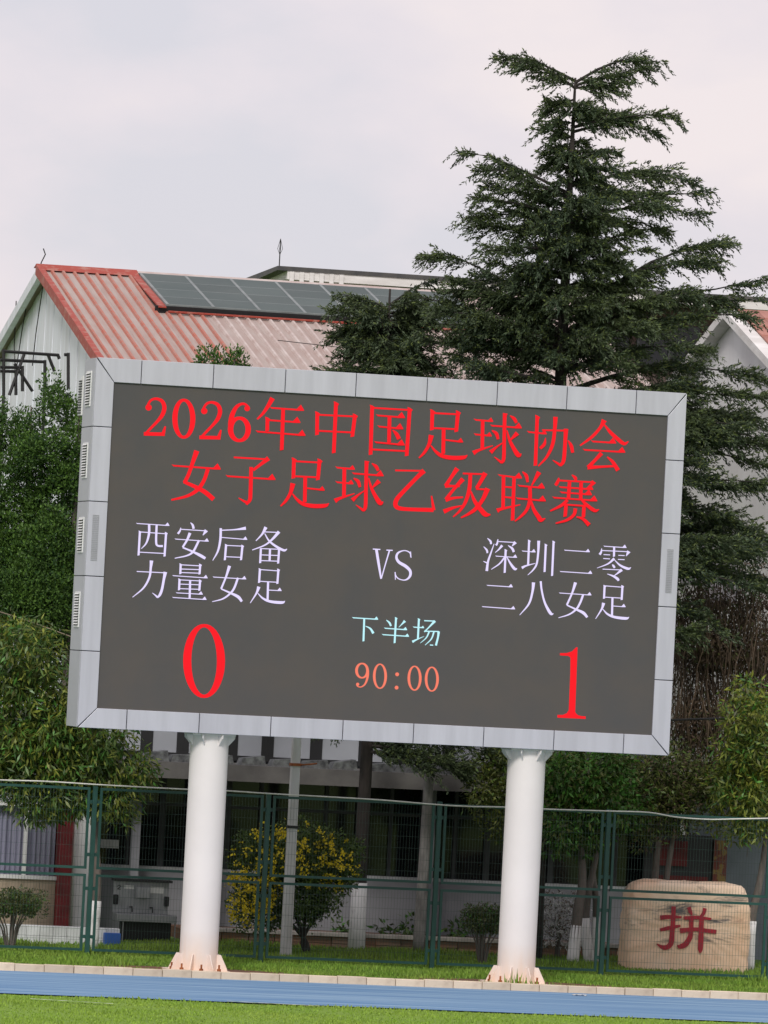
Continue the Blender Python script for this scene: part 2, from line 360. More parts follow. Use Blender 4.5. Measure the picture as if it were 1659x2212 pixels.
for xa, za, h_ in ((pxX(205, 1162)[0], pxX(205, 1162)[1], .76), (pxX(1446, 1234)[0], pxX(1446, 1234)[1], .74)):
    mb = MB()                                                   # fine punched grille in the frame
    for k in range(7): mb.box((xa-.052+k*.0165, -.006, za-h_/2), (xa-.052+k*.0165+.004, -.0005, za+h_/2))
    for k in range(26): mb.box((xa-.055, -.0062, za-h_/2+k*h_/25), (xa+.053, -.0008, za-h_/2+k*h_/25+.005))
    mb.build('speaker_grille', mat('grille', (.33,.34,.37), rough=.6), board)
# rounded exhaust hood standing out behind the upper left edge
mb = MB(); hz0, hz1 = Z1-.95, Z1-.28
mb.prism([(-.03, DEP+.02, hz0), (-.03, DEP+.02, hz1)]+[(-.03, DEP+.02+.33*math.sin(a), hz1-.2+.2*math.cos(a)) for a in np.linspace(.2, 1.57, 7)]+[(-.03, DEP+.35, hz0)], (.35, 0, 0))
hood = mb.build('exhaust_hood', M['vent'], board)
mb = MB()
for k in range(13): mb.box((-.045, DEP+.06, hz0+.03+k*.045), (-.0305, DEP+.31, hz0+.05+k*.045))
mb.build('louvre_slot', M['dark'], hood)

# --- lettering: strokes measured on the screen and laid on its face
SY = .0345
class Glyph:
    def __init__(s, org, sc, hw, vw, pw=1.): s.o, s.s, s.hw, s.vw, s.pw = org, sc, hw, vw, pw
    def P(s, x, y, yl):
        p = at((s.o[0]+x/s.s)*.540039, (s.o[1]+y/s.s)*.540039, 0); return (p[0], yl, p[2])
class GlyphOn(Glyph):
    pass
def catmull(pts, n=6):
    pts = [np.array(p, float) for p in pts]
    if len(pts) < 3: return pts
    q = [2*pts[0]-pts[1]]+pts+[2*pts[-1]-pts[-2]]; out = []
    for i in range(1, len(q)-2):
        for t in np.linspace(0, 1, n, endpoint=False):
            out.append(.5*((2*q[i])+(-q[i-1]+q[i+1])*t+(2*q[i-1]-5*q[i]+4*q[i+1]-q[i+2])*t*t+(-q[i-1]+3*q[i]-3*q[i+1]+q[i+2])*t**3))
    return out+[pts[-1]]
def stroke_poly(pts, closed=False):
    "variable-width strip: list of quads (2d)"
    p = pts if closed else catmull(pts)
    n = len(p); L = []; Rr = []
    for i in range(n):
        a = p[(i-1) % n] if closed else p[max(i-1, 0)]; b = p[(i+1) % n] if closed else p[min(i+1, n-1)]
        d = np.array(b[:2])-np.array(a[:2]); d = d/(np.linalg.norm(d)+1e-9); nn = np.array([-d[1], d[0]])
        L.append(np.array(p[i][:2])+nn*p[i][2]/2); Rr.append(np.array(p[i][:2])-nn*p[i][2]/2)
    return [(L[i], L[(i+1) % n], Rr[(i+1) % n], Rr[i]) for i in range(n if closed else n-1)]
def draw(g, strokes, name, m, parent, place=None, y0=SY, dy=.0009):
    mb = MB(); yl = y0
    pl = place or g.P
    def quads(qs):
        for q in qs: mb.add([pl(a[0], a[1], yl) for a in q], [tuple(range(len(q)))])
    for st in strokes:
        k = st[0]
        if k in 'Hh':
            x0, y0_, x1, y1 = st[1:5]; w = g.hw; sl = (y1-y0_)/(x1-x0)
            if k == 'h': quads([[(x0,y0_-w/2),(x1,y1-w/2),(x1,y1+w/2),(x0,y0_+w/2)]])
            else:
                s_ = g.vw*1.75 if abs(x1-x0) > g.vw*6 else g.vw*1.25
                quads([[(x0-w*.2,y0_-w*.75),(x0+w,y0_-w/2+sl*w),(x1-s_*.6,y1-w/2),(x1-s_*.6,y1+w/2),(x0+w,y0_+w/2)]]); yl -= dy
                quads([[(x1-s_*1.15,y1-w*.45),(x1-s_*.48,y1-s_*.82),(x1,y1),(x1-w*.1,y1+w*.5),(x1-s_*1.15,y1+w*.45)]])
        elif k in 'Vv':
            x0, y0_, x1, y1 = st[1:5]; w = g.vw
            quads([[(x0-w/2,y0_),(x0+w/2,y0_+(w*.35 if k == 'V' else 0)),(x1+w/2,y1-w*.2),(x1-w/2,y1)]])
            if k == 'V': yl -= dy; quads([[(x0-w*.62,y0_-w*.25),(x0+w*.1,y0_),(x0+w*.8,y0_+w*.5),(x0+w*.45,y0_+w*1.0),(x0-w*.45,y0_+w*.9)]])
        elif k == 'P': quads(stroke_poly([(a, b, w*g.pw) for a, b, w in st[1]]))
        elif k == 'O':
            cx, cy, rx, ry, ws, wt = st[1:7]
            quads(stroke_poly([(cx+(rx-ws/2)*math.cos(a), cy+(ry-wt/2)*math.sin(a), wt+(ws-wt)*abs(math.cos(a))**1.3) for a in np.linspace(0, 2*math.pi, 40, endpoint=False)], True))
        elif k == 'D':
            cx, cy, r = st[1:4]; quads([[(cx+r*math.cos(a), cy+r*math.sin(a)) for a in np.linspace(0, 2*math.pi, 18, endpoint=False)]])
        elif k == 'F': mb.add([pl(x, y, yl) for x, y in st[1]], [tuple(range(len(st[1])))])
        yl -= dy
    return mb.build(name, m, parent)
gA = Glyph((540,1560), 2.183, 15.5, 33, .9); gB = Glyph((1200,1580), 2.183, 15.5, 33, .9); gC = Glyph((1860,1620), 2.37, 16.5, 34, .9)
g1 = Glyph((500,2060), 2.37, 8.5, 20); g2 = Glyph((1880,2120), 2.44, 8.5, 20); gF = Glyph((1380,2150), 3.402, 15, 26); gG = Glyph((2180,2540), 5.82, 30, 60)
gS = Glyph((0,0), 1., 10, 20)
zu_red = [('V',1160,130,1155,310),('h',1160,157,1380,168),('V',1384,140,1368,325),('h',1160,288,1370,298),('v',1258,295,1254,518),('H',1260,392,1428,407),
  ('P',[(1150,350,50),(1130,430,34),(1090,500,28),(1042,550,14)]),('P',[(1145,440,12),(1185,490,26),(1240,530,36),(1330,548,40),(1430,545,36),(1465,525,8)])]
qiu = [('H',88,140,272,152),('H',88,278,258,290),('v',172,140,168,415),('P',[(82,455,50),(130,430,30),(268,385,10)]),('H',243,195,543,214),('P',[(430,100,10),(470,130,36),(492,170,30)]),
  ('P',[(385,78,52),(380,120,40),(375,350,38),(370,510,38),(345,550,24)]),('P',[(350,545,28),(318,520,20),(280,492,8)]),('P',[(258,240,12),(300,270,36),(318,325,28)]),
  ('P',[(245,448,46),(300,400,22),(365,355,10)]),('P',[(500,265,50),(455,310,26),(430,335,14)]),('P',[(400,240,12),(425,330,30),(470,420,42),(510,475,48),(538,462,8)])]
def shift(strokes, dx, dy, s=1):
    out = []
    for st in strokes:
        if st[0] in 'HhVv': out.append((st[0], st[1]*s+dx, st[2]*s+dy, st[3]*s+dx, st[4]*s+dy))
        elif st[0] == 'P': out.append(('P', [(x*s+dx, y*s+dy, w*s) for x, y, w in st[1]]))
    return out
def two(dx, dy): return [('D',122+dx,152+dy,28),('P',[(106+dx,150+dy,24),(140+dx,92+dy,24),(188+dx,76+dy,26),(240+dx,98+dy,36),(260+dx,152+dy,42),(243+dx,215+dy,40),(200+dx,272+dy,30),(142+dx,332+dy,26),(95+dx,382+dy,24)]),('P',[(80+dx,382+dy,36),(264+dx,386+dy,34)]),('P',[(250+dx,378+dy,36),(268+dx,317+dy,16)])]
rows_red = [
 (gA, two(0,0)), (gA, [('O',430,250,101,175,46,25)]), (gA, two(486,31)),
 (gA, [('O',915,343,101,112,48,28),('D',983,160,25),('P',[(997,150,20),(965,124,24),(930,122,26),(888,150,36),(853,215,46),(838,290,48),(840,345,48)])]),
 (gA, [('P',[(1205,70,50),(1165,140,38),(1120,205,28),(1070,255,16)]),('H',1180,155,1480,174),('H',1150,262,1448,280),('V',1160,240,1158,362),('H',1058,362,1492,393),('v',1297,160,1284,528)]),
 (gB, [('V',155,148,152,352),('h',160,172,480,187),('V',484,168,460,368),('h',155,312,465,327),('V',318,62,298,510)]),
 (gB, [('V',634,92,620,525),('h',640,112,955,130),('V',962,112,935,535),('h',635,475,940,490),('H',668,178,920,194),('H',680,275,905,292),('v',785,180,780,420),('P',[(812,305,10),(845,340,36),(868,385,40)]),('H',650,412,918,433)]),
 (gB, zu_red), (gC, qiu),
 (gC, [('V',690,100,672,578),('H',592,255,780,270),('h',735,238,960,243),('P',[(862,112,48),(855,230,38),(835,370,38),(780,490,28),(698,580,14)]),('P',[(962,225,48),(955,330,40),(940,520,40),(905,575,30)]),('P',[(912,572,30),(870,545,20),(835,522,8)]),('P',[(768,310,8),(756,370,34),(716,412,30)]),('P',[(980,335,12),(1010,385,36),(1025,452,32)])]),
 (gC, [('P',[(1325,142,56),(1290,210,34),(1210,300,32),(1095,385,16)]),('P',[(1325,185,16),(1385,260,36),(1450,320,40),(1512,366,36),(1556,345,10)]),('H',1200,345,1438,357),('H',1122,425,1524,444),('P',[(1300,455,44),(1240,520,34),(1170,592,42)]),('P',[(1165,592,44),(1300,585,26),(1430,578,24)]),('P',[(1352,492,14),(1405,540,34),(1455,620,46)])]),
 (gA, [('P',[(543,530,52),(505,640,38),(470,740,36),(435,808,36)]),('P',[(428,800,30),(540,850,38),(620,895,44),(690,955,44)]),('P',[(640,690,38),(605,790,36),(550,870,38),(460,925,28),(320,960,18)]),('H',325,660,752,687)]),
 (gA, [('h',866,588,1150,604),('P',[(1170,595,46),(1100,650,30),(1035,700,26)]),('P',[(1018,672,36),(1012,900,38),(1005,960,36),(975,1000,20)]),('P',[(990,988,28),(945,965,20),(908,942,8)]),('H',797,752,1230,778)]),
 (gB, shift(zu_red, -1209, 421)), (gB, shift(qiu, 232, 504, .925)),
 (gB, [('h',835,658,1080,662),('P',[(1088,660,50),(1030,715,40),(900,850,40),(848,912,44),(838,962,44),(870,988,40),(960,998,36),(1170,1004,40)]),('P',[(1172,1006,34),(1152,880,14)])]),
 (gB, [('P',[(1378,640,48),(1330,710,34),(1275,795,38)]),('P',[(1270,795,34),(1330,795,24),(1400,795,20)]),('P',[(1428,732,46),(1345,825,30),(1278,912,36)]),('P',[(1275,918,38),(1340,900,26),(1428,892,16)]),('P',[(1258,1018,44),(1340,985,26),(1425,965,10)]),('h',1425,685,1625,692),('P',[(1492,690,36),(1482,820,38),(1450,930,34),(1400,1010,24),(1340,1065,12)]),
   ('P',[(1622,680,48),(1590,740,38),(1545,815,34)]),('h',1540,820,1640,826),('P',[(1642,815,50),(1600,910,38),(1540,990,38),(1480,1035,28),(1408,1072,14)]),('P',[(1495,840,14),(1530,930,36),(1590,1010,46),(1625,1043,46),(1667,1045,10)])]),
 (gC, [('H',316,665,545,688),('v',370,670,365,982),('v',470,680,455,1098),('h',375,775,465,782),('h',375,872,465,880),('P',[(308,1002,50),(350,985,30),(528,945,12)]),('P',[(548,632,12),(585,670,36),(598,732,26)]),('P',[(707,635,52),(670,700,30),(635,765,14)]),('H',503,765,760,784),('H',485,885,770,905),('P',[(618,770,40),(618,900,40),(590,990,34),(540,1050,28),(475,1102,14)]),('P',[(628,900,14),(655,990,36),(700,1060,46),(722,1090,44),(765,1075,8)])]),
 (gC, [('P',[(1018,662,12),(1050,690,34),(1056,716,24)]),('P',[(895,690,14),(882,730,34),(862,762,30)]),('h',895,715,1225,732),('P',[(1228,725,54),(1190,775,18),(1165,795,10)]),('H',893,778,1220,797),('H',903,828,1208,847),('v',995,730,985,890),('v',1105,735,1100,895),('H',832,878,1258,905),('P',[(975,900,34),(920,950,32),(810,1005,16)]),('P',[(1110,900,24),(1160,950,36),(1232,1000,36),(1275,990,8)]),('v',962,935,952,1062),('h',970,945,1130,956),('v',1132,945,1125,1070),('P',[(1050,980,40),(1035,1040,34),(970,1090,28),(862,1122,14)]),('P',[(1060,1060,14),(1120,1080,30),(1180,1138,44)])]),
 (gS, [('O',818,2644,84,148,33,13)]),
 (gG, [('F',[(360,420),(520,420),(640,380),(740,285),(770,285),(745,1000),(715,1790),(745,1840),(790,1872),(870,1890),(960,1895),(960,1955),(300,1925),(300,1860),(430,1860),(520,1820),(565,1750),(600,900),(605,545),(595,515),(550,487),(360,475)])]),
]
white = [
 (g1, [('H',110,80,425,99),('V',145,152,132,385),('h',143,160,390,178),('V',393,165,378,395),('h',138,352,380,365),('P',[(232,90,22),(230,180,22),(205,265,16),(158,320,6)]),('P',[(303,92,20),(298,250,20),(312,290,18),(362,295,20)])]),
 (g1, [('P',[(625,72,6),(645,95,20),(655,130,22)]),('P',[(533,120,6),(525,150,16),(505,178,20)]),('h',530,135,770,150),('P',[(775,145,36),(742,192,6)]),('P',[(620,170,28),(590,240,20),(550,305,18)]),('P',[(550,308,14),(640,345,18),(720,385,28),(765,412,24)]),('P',[(705,240,20),(650,345,20),(590,385,14),(475,410,8)]),('H',475,228,797,248)]),
 (g1, [('P',[(1150,125,30),(1050,138,12),(915,145,10)]),('P',[(912,125,22),(908,230,22),(885,340,18),(835,432,6)]),('H',910,212,1163,231),('V',962,278,950,430),('h',960,288,1115,295),('V',1117,286,1103,430),('h',955,395,1110,402)]),
 (g1, [('P',[(1340,115,32),(1305,180,18),(1245,245,8)]),('h',1330,160,1460,165),('P',[(1464,158,30),(1400,230,20),(1330,285,14),(1210,332,8)]),('P',[(1328,175,8),(1370,245,16),(1440,300,22),(1510,335,22),(1540,322,6)]),('v',1292,315,1285,458),('h',1290,318,1465,325),('v',1465,318,1455,462),('h',1290,378,1460,384),('h',1288,432,1458,438),('v',1378,322,1374,435)]),
 (g1, [('P',[(255,432,34),(248,500,22),(235,590,20),(180,690,16),(75,780,6)]),('h',115,535,385,548),('P',[(386,540,34),(372,610,24),(355,700,24),(335,755,24),(310,785,12)]),('P',[(312,780,20),(290,760,12),(262,738,4)])]),
 (g1, [('V',532,462,528,562),('h',532,472,715,482),('V',717,465,710,565),('h',530,512,712,518),('h',530,545,712,552),('H',452,575,787,596),('V',520,605,515,715),('h',520,615,712,625),('V',715,615,707,720),('h',518,655,710,662),('h',516,698,708,705),('v',620,620,615,790),('H',485,738,740,751),('H',450,782,775,801)]),
 (g1, [('P',[(995,482,30),(960,590,18),(915,700,18)]),('P',[(915,700,12),(1000,738,18),(1075,775,28),(1112,820,22)]),('P',[(1075,595,20),(1040,690,20),(1000,745,18),(930,795,14),(830,822,6)]),('H',835,588,1153,606)]),
 (g1, [('V',1283,508,1275,645),('h',1282,517,1458,530),('V',1458,512,1448,655),('h',1275,628,1450,638),('v',1360,632,1355,808),('H',1360,712,1488,717),('P',[(1272,680,32),(1250,740,18),(1190,835,6)]),('P',[(1262,742,6),(1310,790,18),(1380,820,24),(1490,830,26),(1520,815,4)])]),
 (g2, [('P',[(175,80,6),(205,110,20),(210,138,18)]),('P',[(138,162,6),(168,195,18),(175,225,16)]),('P',[(240,135,6),(210,220,14),(180,310,20),(168,400,26)]),('P',[(135,305,6),(172,322,14)]),('P',[(277,90,8),(270,130,18),(258,150,20)]),('h',280,112,445,122),('P',[(448,118,34),(415,158,6)]),('P',[(318,150,26),(285,190,14),(250,220,6)]),('P',[(375,150,6),(415,180,22),(432,215,22)]),('H',250,255,463,267),('V',352,190,342,420),('P',[(345,262,16),(290,330,14),(210,385,6)]),('P',[(360,260,6),(400,330,20),(440,380,26),(463,375,6)])]),
 (g2, [('V',582,98,572,345),('H',510,205,645,214),('P',[(510,370,26),(550,350,16),(642,325,5)]),('P',[(675,105,28),(670,220,20),(655,330,18),(620,390,14),(568,440,5)]),('V',744,138,732,412),('V',820,108,805,450)]),
 (g2, [('H',923,197,1175,212),('H',880,405,1197,424)]),
 (g2, [('H',1308,158,1533,171),('v',1412,165,1410,262),('P',[(1290,180,6),(1285,215,18),(1270,240,24)]),('h',1293,200,1550,212),('P',[(1555,208,36),(1528,255,5)]),('h',1308,240,1372,243),('h',1305,278,1370,282),('h',1452,247,1513,250),('h',1448,287,1513,290),('P',[(1412,278,24),(1350,330,14),(1243,372,5)]),('P',[(1412,290,6),(1470,345,18),(1545,378,24),(1575,365,4)]),('P',[(1390,338,6),(1402,348,20),(1416,370,20)]),('h',1298,382,1480,390),('P',[(1486,388,28),(1440,425,14),(1405,450,6)]),('P',[(1342,428,5),(1400,450,18),(1440,475,26),(1455,495,20)])]),
 (g2, [('H',167,540,422,555),('H',120,748,445,770)]),
 (g2, [('P',[(625,512,32),(615,600,22),(580,720,18),(490,830,6)]),('P',[(695,500,20),(705,590,18),(735,710,20),(790,812,28),(820,818,6)])]),
 (g2, [('P',[(1035,512,30),(1000,620,18),(950,732,18)]),('P',[(950,733,12),(1040,775,18),(1110,808,28),(1150,852,22)]),('P',[(1110,630,20),(1080,710,20),(1040,775,18),(970,825,14),(868,857,6)]),('H',873,615,1190,634)]),
 (g2, [('V',1319,540,1313,672),('h',1320,545,1490,558),('V',1493,542,1485,685),('h',1313,655,1485,665),('v',1395,660,1390,842),('H',1395,742,1523,749),('P',[(1308,712,32),(1290,770,18),(1230,867,6)]),('P',[(1300,772,6),(1345,820,18),(1415,850,24),(1525,863,26),(1557,850,4)])]),
 (gF, [('P',[(433,160,36),(465,360,34),(497,562,22)]),('P',[(612,175,20),(560,350,16),(500,560,14)]),('h',385,157,487,163),('h',570,172,655,175)]),
 (gF, [('P',[(900,262,14),(895,215,18),(850,184,14),(795,180,14),(728,210,26),(706,270,32),(740,335,38),(830,390,42),(890,450,38),(895,512,34),(860,562,24),(805,580,14),(735,560,14),(698,520,16),(686,470,12)]),('P',[(900,188,8),(905,275,12)]),('P',[(692,575,10),(688,470,14)])]),
]
cyan = [
 (gF, [('H',103,1092,458,1112),('v',268,1100,257,1415),('P',[(285,1205,8),(350,1240,24),(392,1305,34)])]),
 (gF, [('P',[(568,1122,8),(610,1160,26),(632,1205,26)]),('P',[(822,1135,38),(785,1175,18),(738,1222,6)]),('H',537,1235,852,1254),('H',508,1322,877,1344),('V',700,1088,680,1440)]),
 (gF, [('V',1012,1104,998,1390),('H',930,1220,1083,1227),('P',[(922,1420,34),(970,1395,20),(1083,1345,5)]),('h',1083,1132,1225,1138),('P',[(1230,1135,36),(1150,1220,18),(1085,1285,18)]),('h',1085,1275,1285,1280),('P',[(1280,1280,34),(1270,1360,26),(1242,1470,28)]),('P',[(1150,1285,22),(1110,1365,16),(1030,1438,6)]),('P',[(1215,1285,22),(1180,1380,18),(1095,1465,8)]),('h',1160,1463,1205,1466)]),
]
salmon = [
 (gF, [('O',238,1812,94,107,38,20),('P',[(316,1810,36),(313,1900,32),(280,1992,24),(228,2033,16),(182,2028,14),(166,2002,22)]),('D',178,1998,22)]),
 (gF, [('O',482,1888,96,172,36,17)]), (gF, [('D',716,1862,26),('D',708,2043,26)]), (gF, [('O',953,1915,96,170,36,17)]), (gF, [('O',1188,1928,96,170,36,17)]),
]
for L_, mm in ((rows_red, 'red'), (white, 'lav'), (cyan, 'cyan'), (salmon, 'salmon')):
    for g, s in L_: draw(g, s, 'screen_character', M[mm], scr)

# --- the two poles
def lathe(mb, cx, cy, prof, n=40):
    vs = []; fs = []
    for r, z in prof:
        for k in range(n): a = 2*math.pi*k/n; vs.append((cx+r*math.cos(a), cy+r*math.sin(a), z))
    for i in range(len(prof)-1):
        for k in range(n): fs.append((i*n+k, i*n+(k+1)%n, (i+1)*n+(k+1)%n, (i+1)*n+k))
    return mb.add(vs, fs)          # open ends: the plates close them
for px in (PX1, PX2):
    pole = lathe(MB(), px, PYC, [(PR,.07),(PR,1.5),(PR,3.0),(PR,Z0-.03)]).build('pole', M['pole_st'], board, smooth=False, origin=(px, PYC, 0))
    for p in pole.data.polygons: p.use_smooth = True
    MB().box((px-.52,PYC-.52,.03), (px+.52,PYC+.52,.07)).build('base_plate', M['pole_st'], pole)
    MB().box((px-.37,PYC-.37,Z0-.03), (px+.37,PYC+.37,Z0+.011)).build('top_plate', M['pole_st'], pole)
    for k in range(8):
        a = k*math.pi/4+R(18); c, s = math.cos(a), math.sin(a); t = Vector((-s, c, 0))*.009
        def q(r, z): return (px+c*r, PYC+s*r, z)
        MB().prism([Vector(q(PR-.01,.07))-t, Vector(q(.52,.07))-t, Vector(q(.505,.12))-t, Vector(q(.39,.345))-t, Vector(q(PR-.01,.345))-t], t*2).build('gusset', M['pole_st'], pole)
        MB().prism([Vector(q(PR-.01,Z0-.03))-t, Vector(q(.45,Z0-.02))-t, Vector(q(.44,Z0-.08))-t, Vector(q(PR-.01,Z0-.22))-t], t*2).build('gusset', M['pole_st'], pole)
        a += math.pi/8; mb = MB(); bx, by = px+.45*math.cos(a), PYC+.45*math.sin(a)
        mb.tube([(bx,by,.07),(bx,by,.115)], .034, 6); mb.tube([(bx,by,.11),(bx,by,.185)], .017, 8); mb.build('anchor_bolt', M['rust'], pole)

# ------------------------------------------------------------------ mesh fence
FY, FX0, FDX, FH = 4.2534, 1.1613, 3.0944, 3.01
fence = thing('mesh_fence', (FX0, FY, 0), 'dark green steel mesh fence with square posts behind the scoreboard', 'fence')
for i in range(-2, 5):
    x = FX0+i*FDX
    MB().box((x-.04,FY-.04,-.05), (x+.04,FY+.04,FH)).build('post', M['fence'], fence, bevel=.006)
    xa, xb = x+.11, x+FDX-.11
    if i == 4: continue
    for z0, z1 in ((.13, 1.47), (1.56, FH-.03)):
        mb = MB(); t = .022
        mb.box((xa-t,FY-t,z0), (xa+t,FY+t,z1)); mb.box((xb-t,FY-t,z0), (xb+t,FY+t,z1))
        mb.box((xa+t,FY-t,z0), (xb-t,FY+t,z0+2*t)); mb.box((xa+t,FY-t,z1-2*t), (xb-t,FY+t,z1))
        fr = mb.build('panel_frame', M['fence'], fence)
        mb = MB(); w = .0023
        n = int((xb-xa-.06)/.0535)
        for k in range(1, n): xx = xa+.03+k*(xb-xa-.06)/n; mb.tube([(xx,FY-.004,z0+.03),(xx+rnd.uniform(-.004,.004),FY-.004,(z0+z1)/2),(xx,FY-.004,z1-.03)], w, 4, cap=False)
        nh = 7
        for k in range(1, nh): zz = z0+k*(z1-z0)/nh; mb.tube([(xa,FY+.004,zz),(xb,FY+.004,zz)], w*1.15, 4, cap=False)
        ms = mb.build('wire_mesh', M['wire'], fr); ms['kind'] = 'stuff'
        for zz in (z0+.25, z1-.25):
            MB().box((x+.0405,FY-.012,zz-.03), (xa-t-.0005,FY+.012,zz+.03)).build('bracket', M['fence'], fence)
            MB().box((xb+t+.0005,FY-.012,zz-.03), (x+FDX-.0405,FY+.012,zz+.03)).build('bracket', M['fence'], fence)
# pale cable slung along the fence top
pts = [at(x, y, FY-.055) for x, y in ((-120,1680),(0,1685),(100,1688),(195,1694),(300,1700),(420,1706),(500,1709),(575,1714),(700,1721),(820,1728),(942,1738),(1010,1742),(1100,1744),(1180,1748),(1310,1752),(1400,1755),(1460,1765),(1530,1770),(1600,1769),(1760,1766))]
sm = catmull(pts, 5)
tag(MB().tube(sm, .013, 6).build('cable', M['cable_w'], smooth=True), 'pale white cable slung along the top of the green mesh fence', 'cable')

# ------------------------------------------------------------------ big hall with the red ribbed roof
# ridge and gable measured from the photograph; the hall stands behind the trees
WY = 14.0                           # front wall
RY = 25.0                           # ridge depth
rp = at(83, 580, RY); GX, RZ = rp[0], rp[2]      # gable plane X, ridge height
fp = onX(207, 767, GX)              # a point of the front rake where it meets the board
slope = (RZ-fp[2])/(RY-fp[1])
EZ = RZ-slope*(RY-WY+.7); EY = WY-.7
HXR = at(1335, 800, 20)[0]
hall = thing('hall', (GX, RY, 0), 'grey hall with faded red ribbed metal roof behind the scoreboard', 'building')
wallz = lambda y: RZ-.12-slope*abs(RY-y)
# gable end: ribbed cladding strips
yb = RY+11.5; ny = 46
for k in range(ny):
    y0, y1 = WY+(yb-WY)*k/ny, WY+(yb-WY)*(k+1)/ny
    off = .012 if k % 2 else 0
    MB().prism([(GX+.25-off, y0, 0), (GX+.25-off, y1, 0), (GX+.25-off, y1, wallz(y1)), (GX+.25-off, y0, wallz(y0))], (.1, 0, 0)).build('cladding_strip', M['clad'], hall)
# front wall in storeys
FWX = GX+.4
MB().box((FWX, WY, 3.2), (HXR-1.6, WY+.25, EZ-.1)).build('front_wall', M['wall_b'], hall)
# roof sheets (four ribs each)
def roof_sheet(x0, n, pitch, parent, ridge=(RY, RZ), eave=(EY, EZ), red=True, name='roof_sheet'):
    sl = Vector((0, eave[0]-ridge[0], eave[1]-ridge[1])); nn = Vector((0, -sl[2], sl[1])); nn = Vector((0, nn[1], nn[2])).normalized()
    if nn[2] < 0: nn = -nn
    mb = MB(); a = Vector((x0, ridge[0], ridge[1]))
    mb.prism([a, a+Vector((n*pitch-.004,0,0)), a+Vector((n*pitch-.004,0,0))+sl, a+sl], nn*.012)
    for k in range(n):
        b = a+Vector(((k+.5)*pitch, 0, 0)); h = .055
        for mi, wa, wb, z0, z1 in ((1, .042, .022, .012, h),):
            pr = [b+Vector((-wa,0,0))+nn*z0, b+Vector((-wb,0,0))+nn*z1, b+Vector((wb,0,0))+nn*z1, b+Vector((wa,0,0))+nn*z0]
            mb.prism(pr, sl, mi)
    return mb.build(name, [M['roof_sheet'], M['roof_red'] if red else M['roof_pale']], parent)
pitch = .235; x = GX+.12; i = 0
while x < HXR:
    roof_sheet(x, 4, pitch, hall, red=(i < 3)); x += 4*pitch; i += 1
# back slope
MB().prism([(GX, RY+.01, RZ), (HXR, RY+.01, RZ), (HXR, yb+.4, RZ-slope*(yb+.4-RY)), (GX, yb+.4, RZ-slope*(yb+.4-RY))], (0,0,-.05)).build('back_roof', M['roof_sheet'], hall)
# ridge cap and rake flashing
sx1 = at(300, 598, RY)[0]
MB().prism([(GX-.05, RY-.32, RZ-.02-slope*.32+.07), (GX-.05, RY, RZ+.1), (GX-.05, RY+.3, RZ+.02), (GX-.05, RY, RZ+.05)], (sx1-GX, 0, 0)).build('ridge_cap', M['roof_trim'], hall)
for k in range(8):
    t0, t1 = k/8, (k+1)/8
    a = Vector((GX-.06, RY+(EY-RY)*t0, RZ+(EZ-RZ)*t0)); b = Vector((GX-.06, RY+(EY-RY)*t1, RZ+(EZ-RZ)*t1))
    MB().prism([a+Vector((0,0,-.13)), b+Vector((0,0,-.13)), b+Vector((0,0,.085+.006*(k%2))), a+Vector((0,0,.085+.006*(k%2)))], (.13, 0, 0)).build('rake_flashing', M['roof_trim'], hall)
a = Vector((GX-.02, RY, RZ)); b = Vector((GX-.02, yb+.4, RZ-slope*(yb+.4-RY)))
MB().prism([a+Vector((0,0,-.2)), b+Vector((0,0,-.2)), b+Vector((0,0,.02)), a+Vector((0,0,.02))], (.12,0,0)).build('back_rake', M['clad'], hall)
# lightning rod at the gable
q = at(83, 580, RY); MB().tube([(GX+.05,RY,RZ-.2),(GX+.05,RY,RZ+.12),(GX+.13,RY,RZ+.3),(GX+.08,RY,RZ+.42)], .013, 5).build('lightning_rod', M['blackpipe'], hall)
MB().prism([(sx1-.04, RY-.16, RZ-slope*.16+.07), (sx1-.04, RY, RZ+.08), (sx1-.04, RY+.2, RZ+.02), (sx1-.04, RY, RZ+.03)], (HXR-sx1, 0, 0)).build('ridge_cap', M['roof_pale'], hall)
# loose wires hanging down the gable face
for (xa, ya, xb_, yb_) in ((66,610,35,800),(94,610,70,790),(35,650,33,820)):
    p = onX(xa, ya, GX+.19); q = onX(xb_, yb_, GX+.19)
    MB().tube([p, (p+q)/2+np.array([0,.15,-.1]), q], .012, 5).build('hanging_wire', M['blackpipe'], hall)
# canopy slab over the ground floor, with the dark recessed ground floor behind it
CZ0, CZ1 = at(560, 1690, 11.6)[2], at(560, 1655, 11.6)[2]
LX = gx(200, 13)+.05
MB().box((LX, 11.6, CZ0), (HXR, WY-.002, CZ1)).build('canopy', M['beam'], hall)
SILL = at(560, 1888, 13.6)[2]
MB().box((LX, 13.6, 0), (HXR, 13.85, SILL)).build('lower_wall', M['wall_g'], hall)
MB().box((LX, 13.55, SILL), (HXR, 13.9, SILL+.06)).build('sill', M['alum'], hall)
HD = CZ0-.02
nwin = 9
for k in range(nwin):
    x0 = LX+(HXR-LX)*k/nwin; x1 = LX+(HXR-LX)*(k+1)/nwin
    w = MB().box((x0+.05,13.75,SILL+.06), (x1-.05,13.78,HD)).build('window', M['glass'], hall)
    mb = MB(); f = .035
    mb.box((x0,13.68,SILL+.06),(x0+.055,13.79,HD)); mb.box((x1-.055,13.68,SILL+.06),(x1-.0005,13.79,HD)); mb.box(((x0+x1)/2-f,13.69,SILL+.06),((x0+x1)/2+f,13.745,HD))
    mb.box((x0+.055,13.69,HD-.55),((x0+x1)/2-f,13.74,HD-.5)); mb.box(((x0+x1)/2+f,13.69,HD-.55),(x1-.055,13.74,HD-.5))
    mb.build('frame', mat('dark_frame', (.05,.055,.06), rough=.5), w)
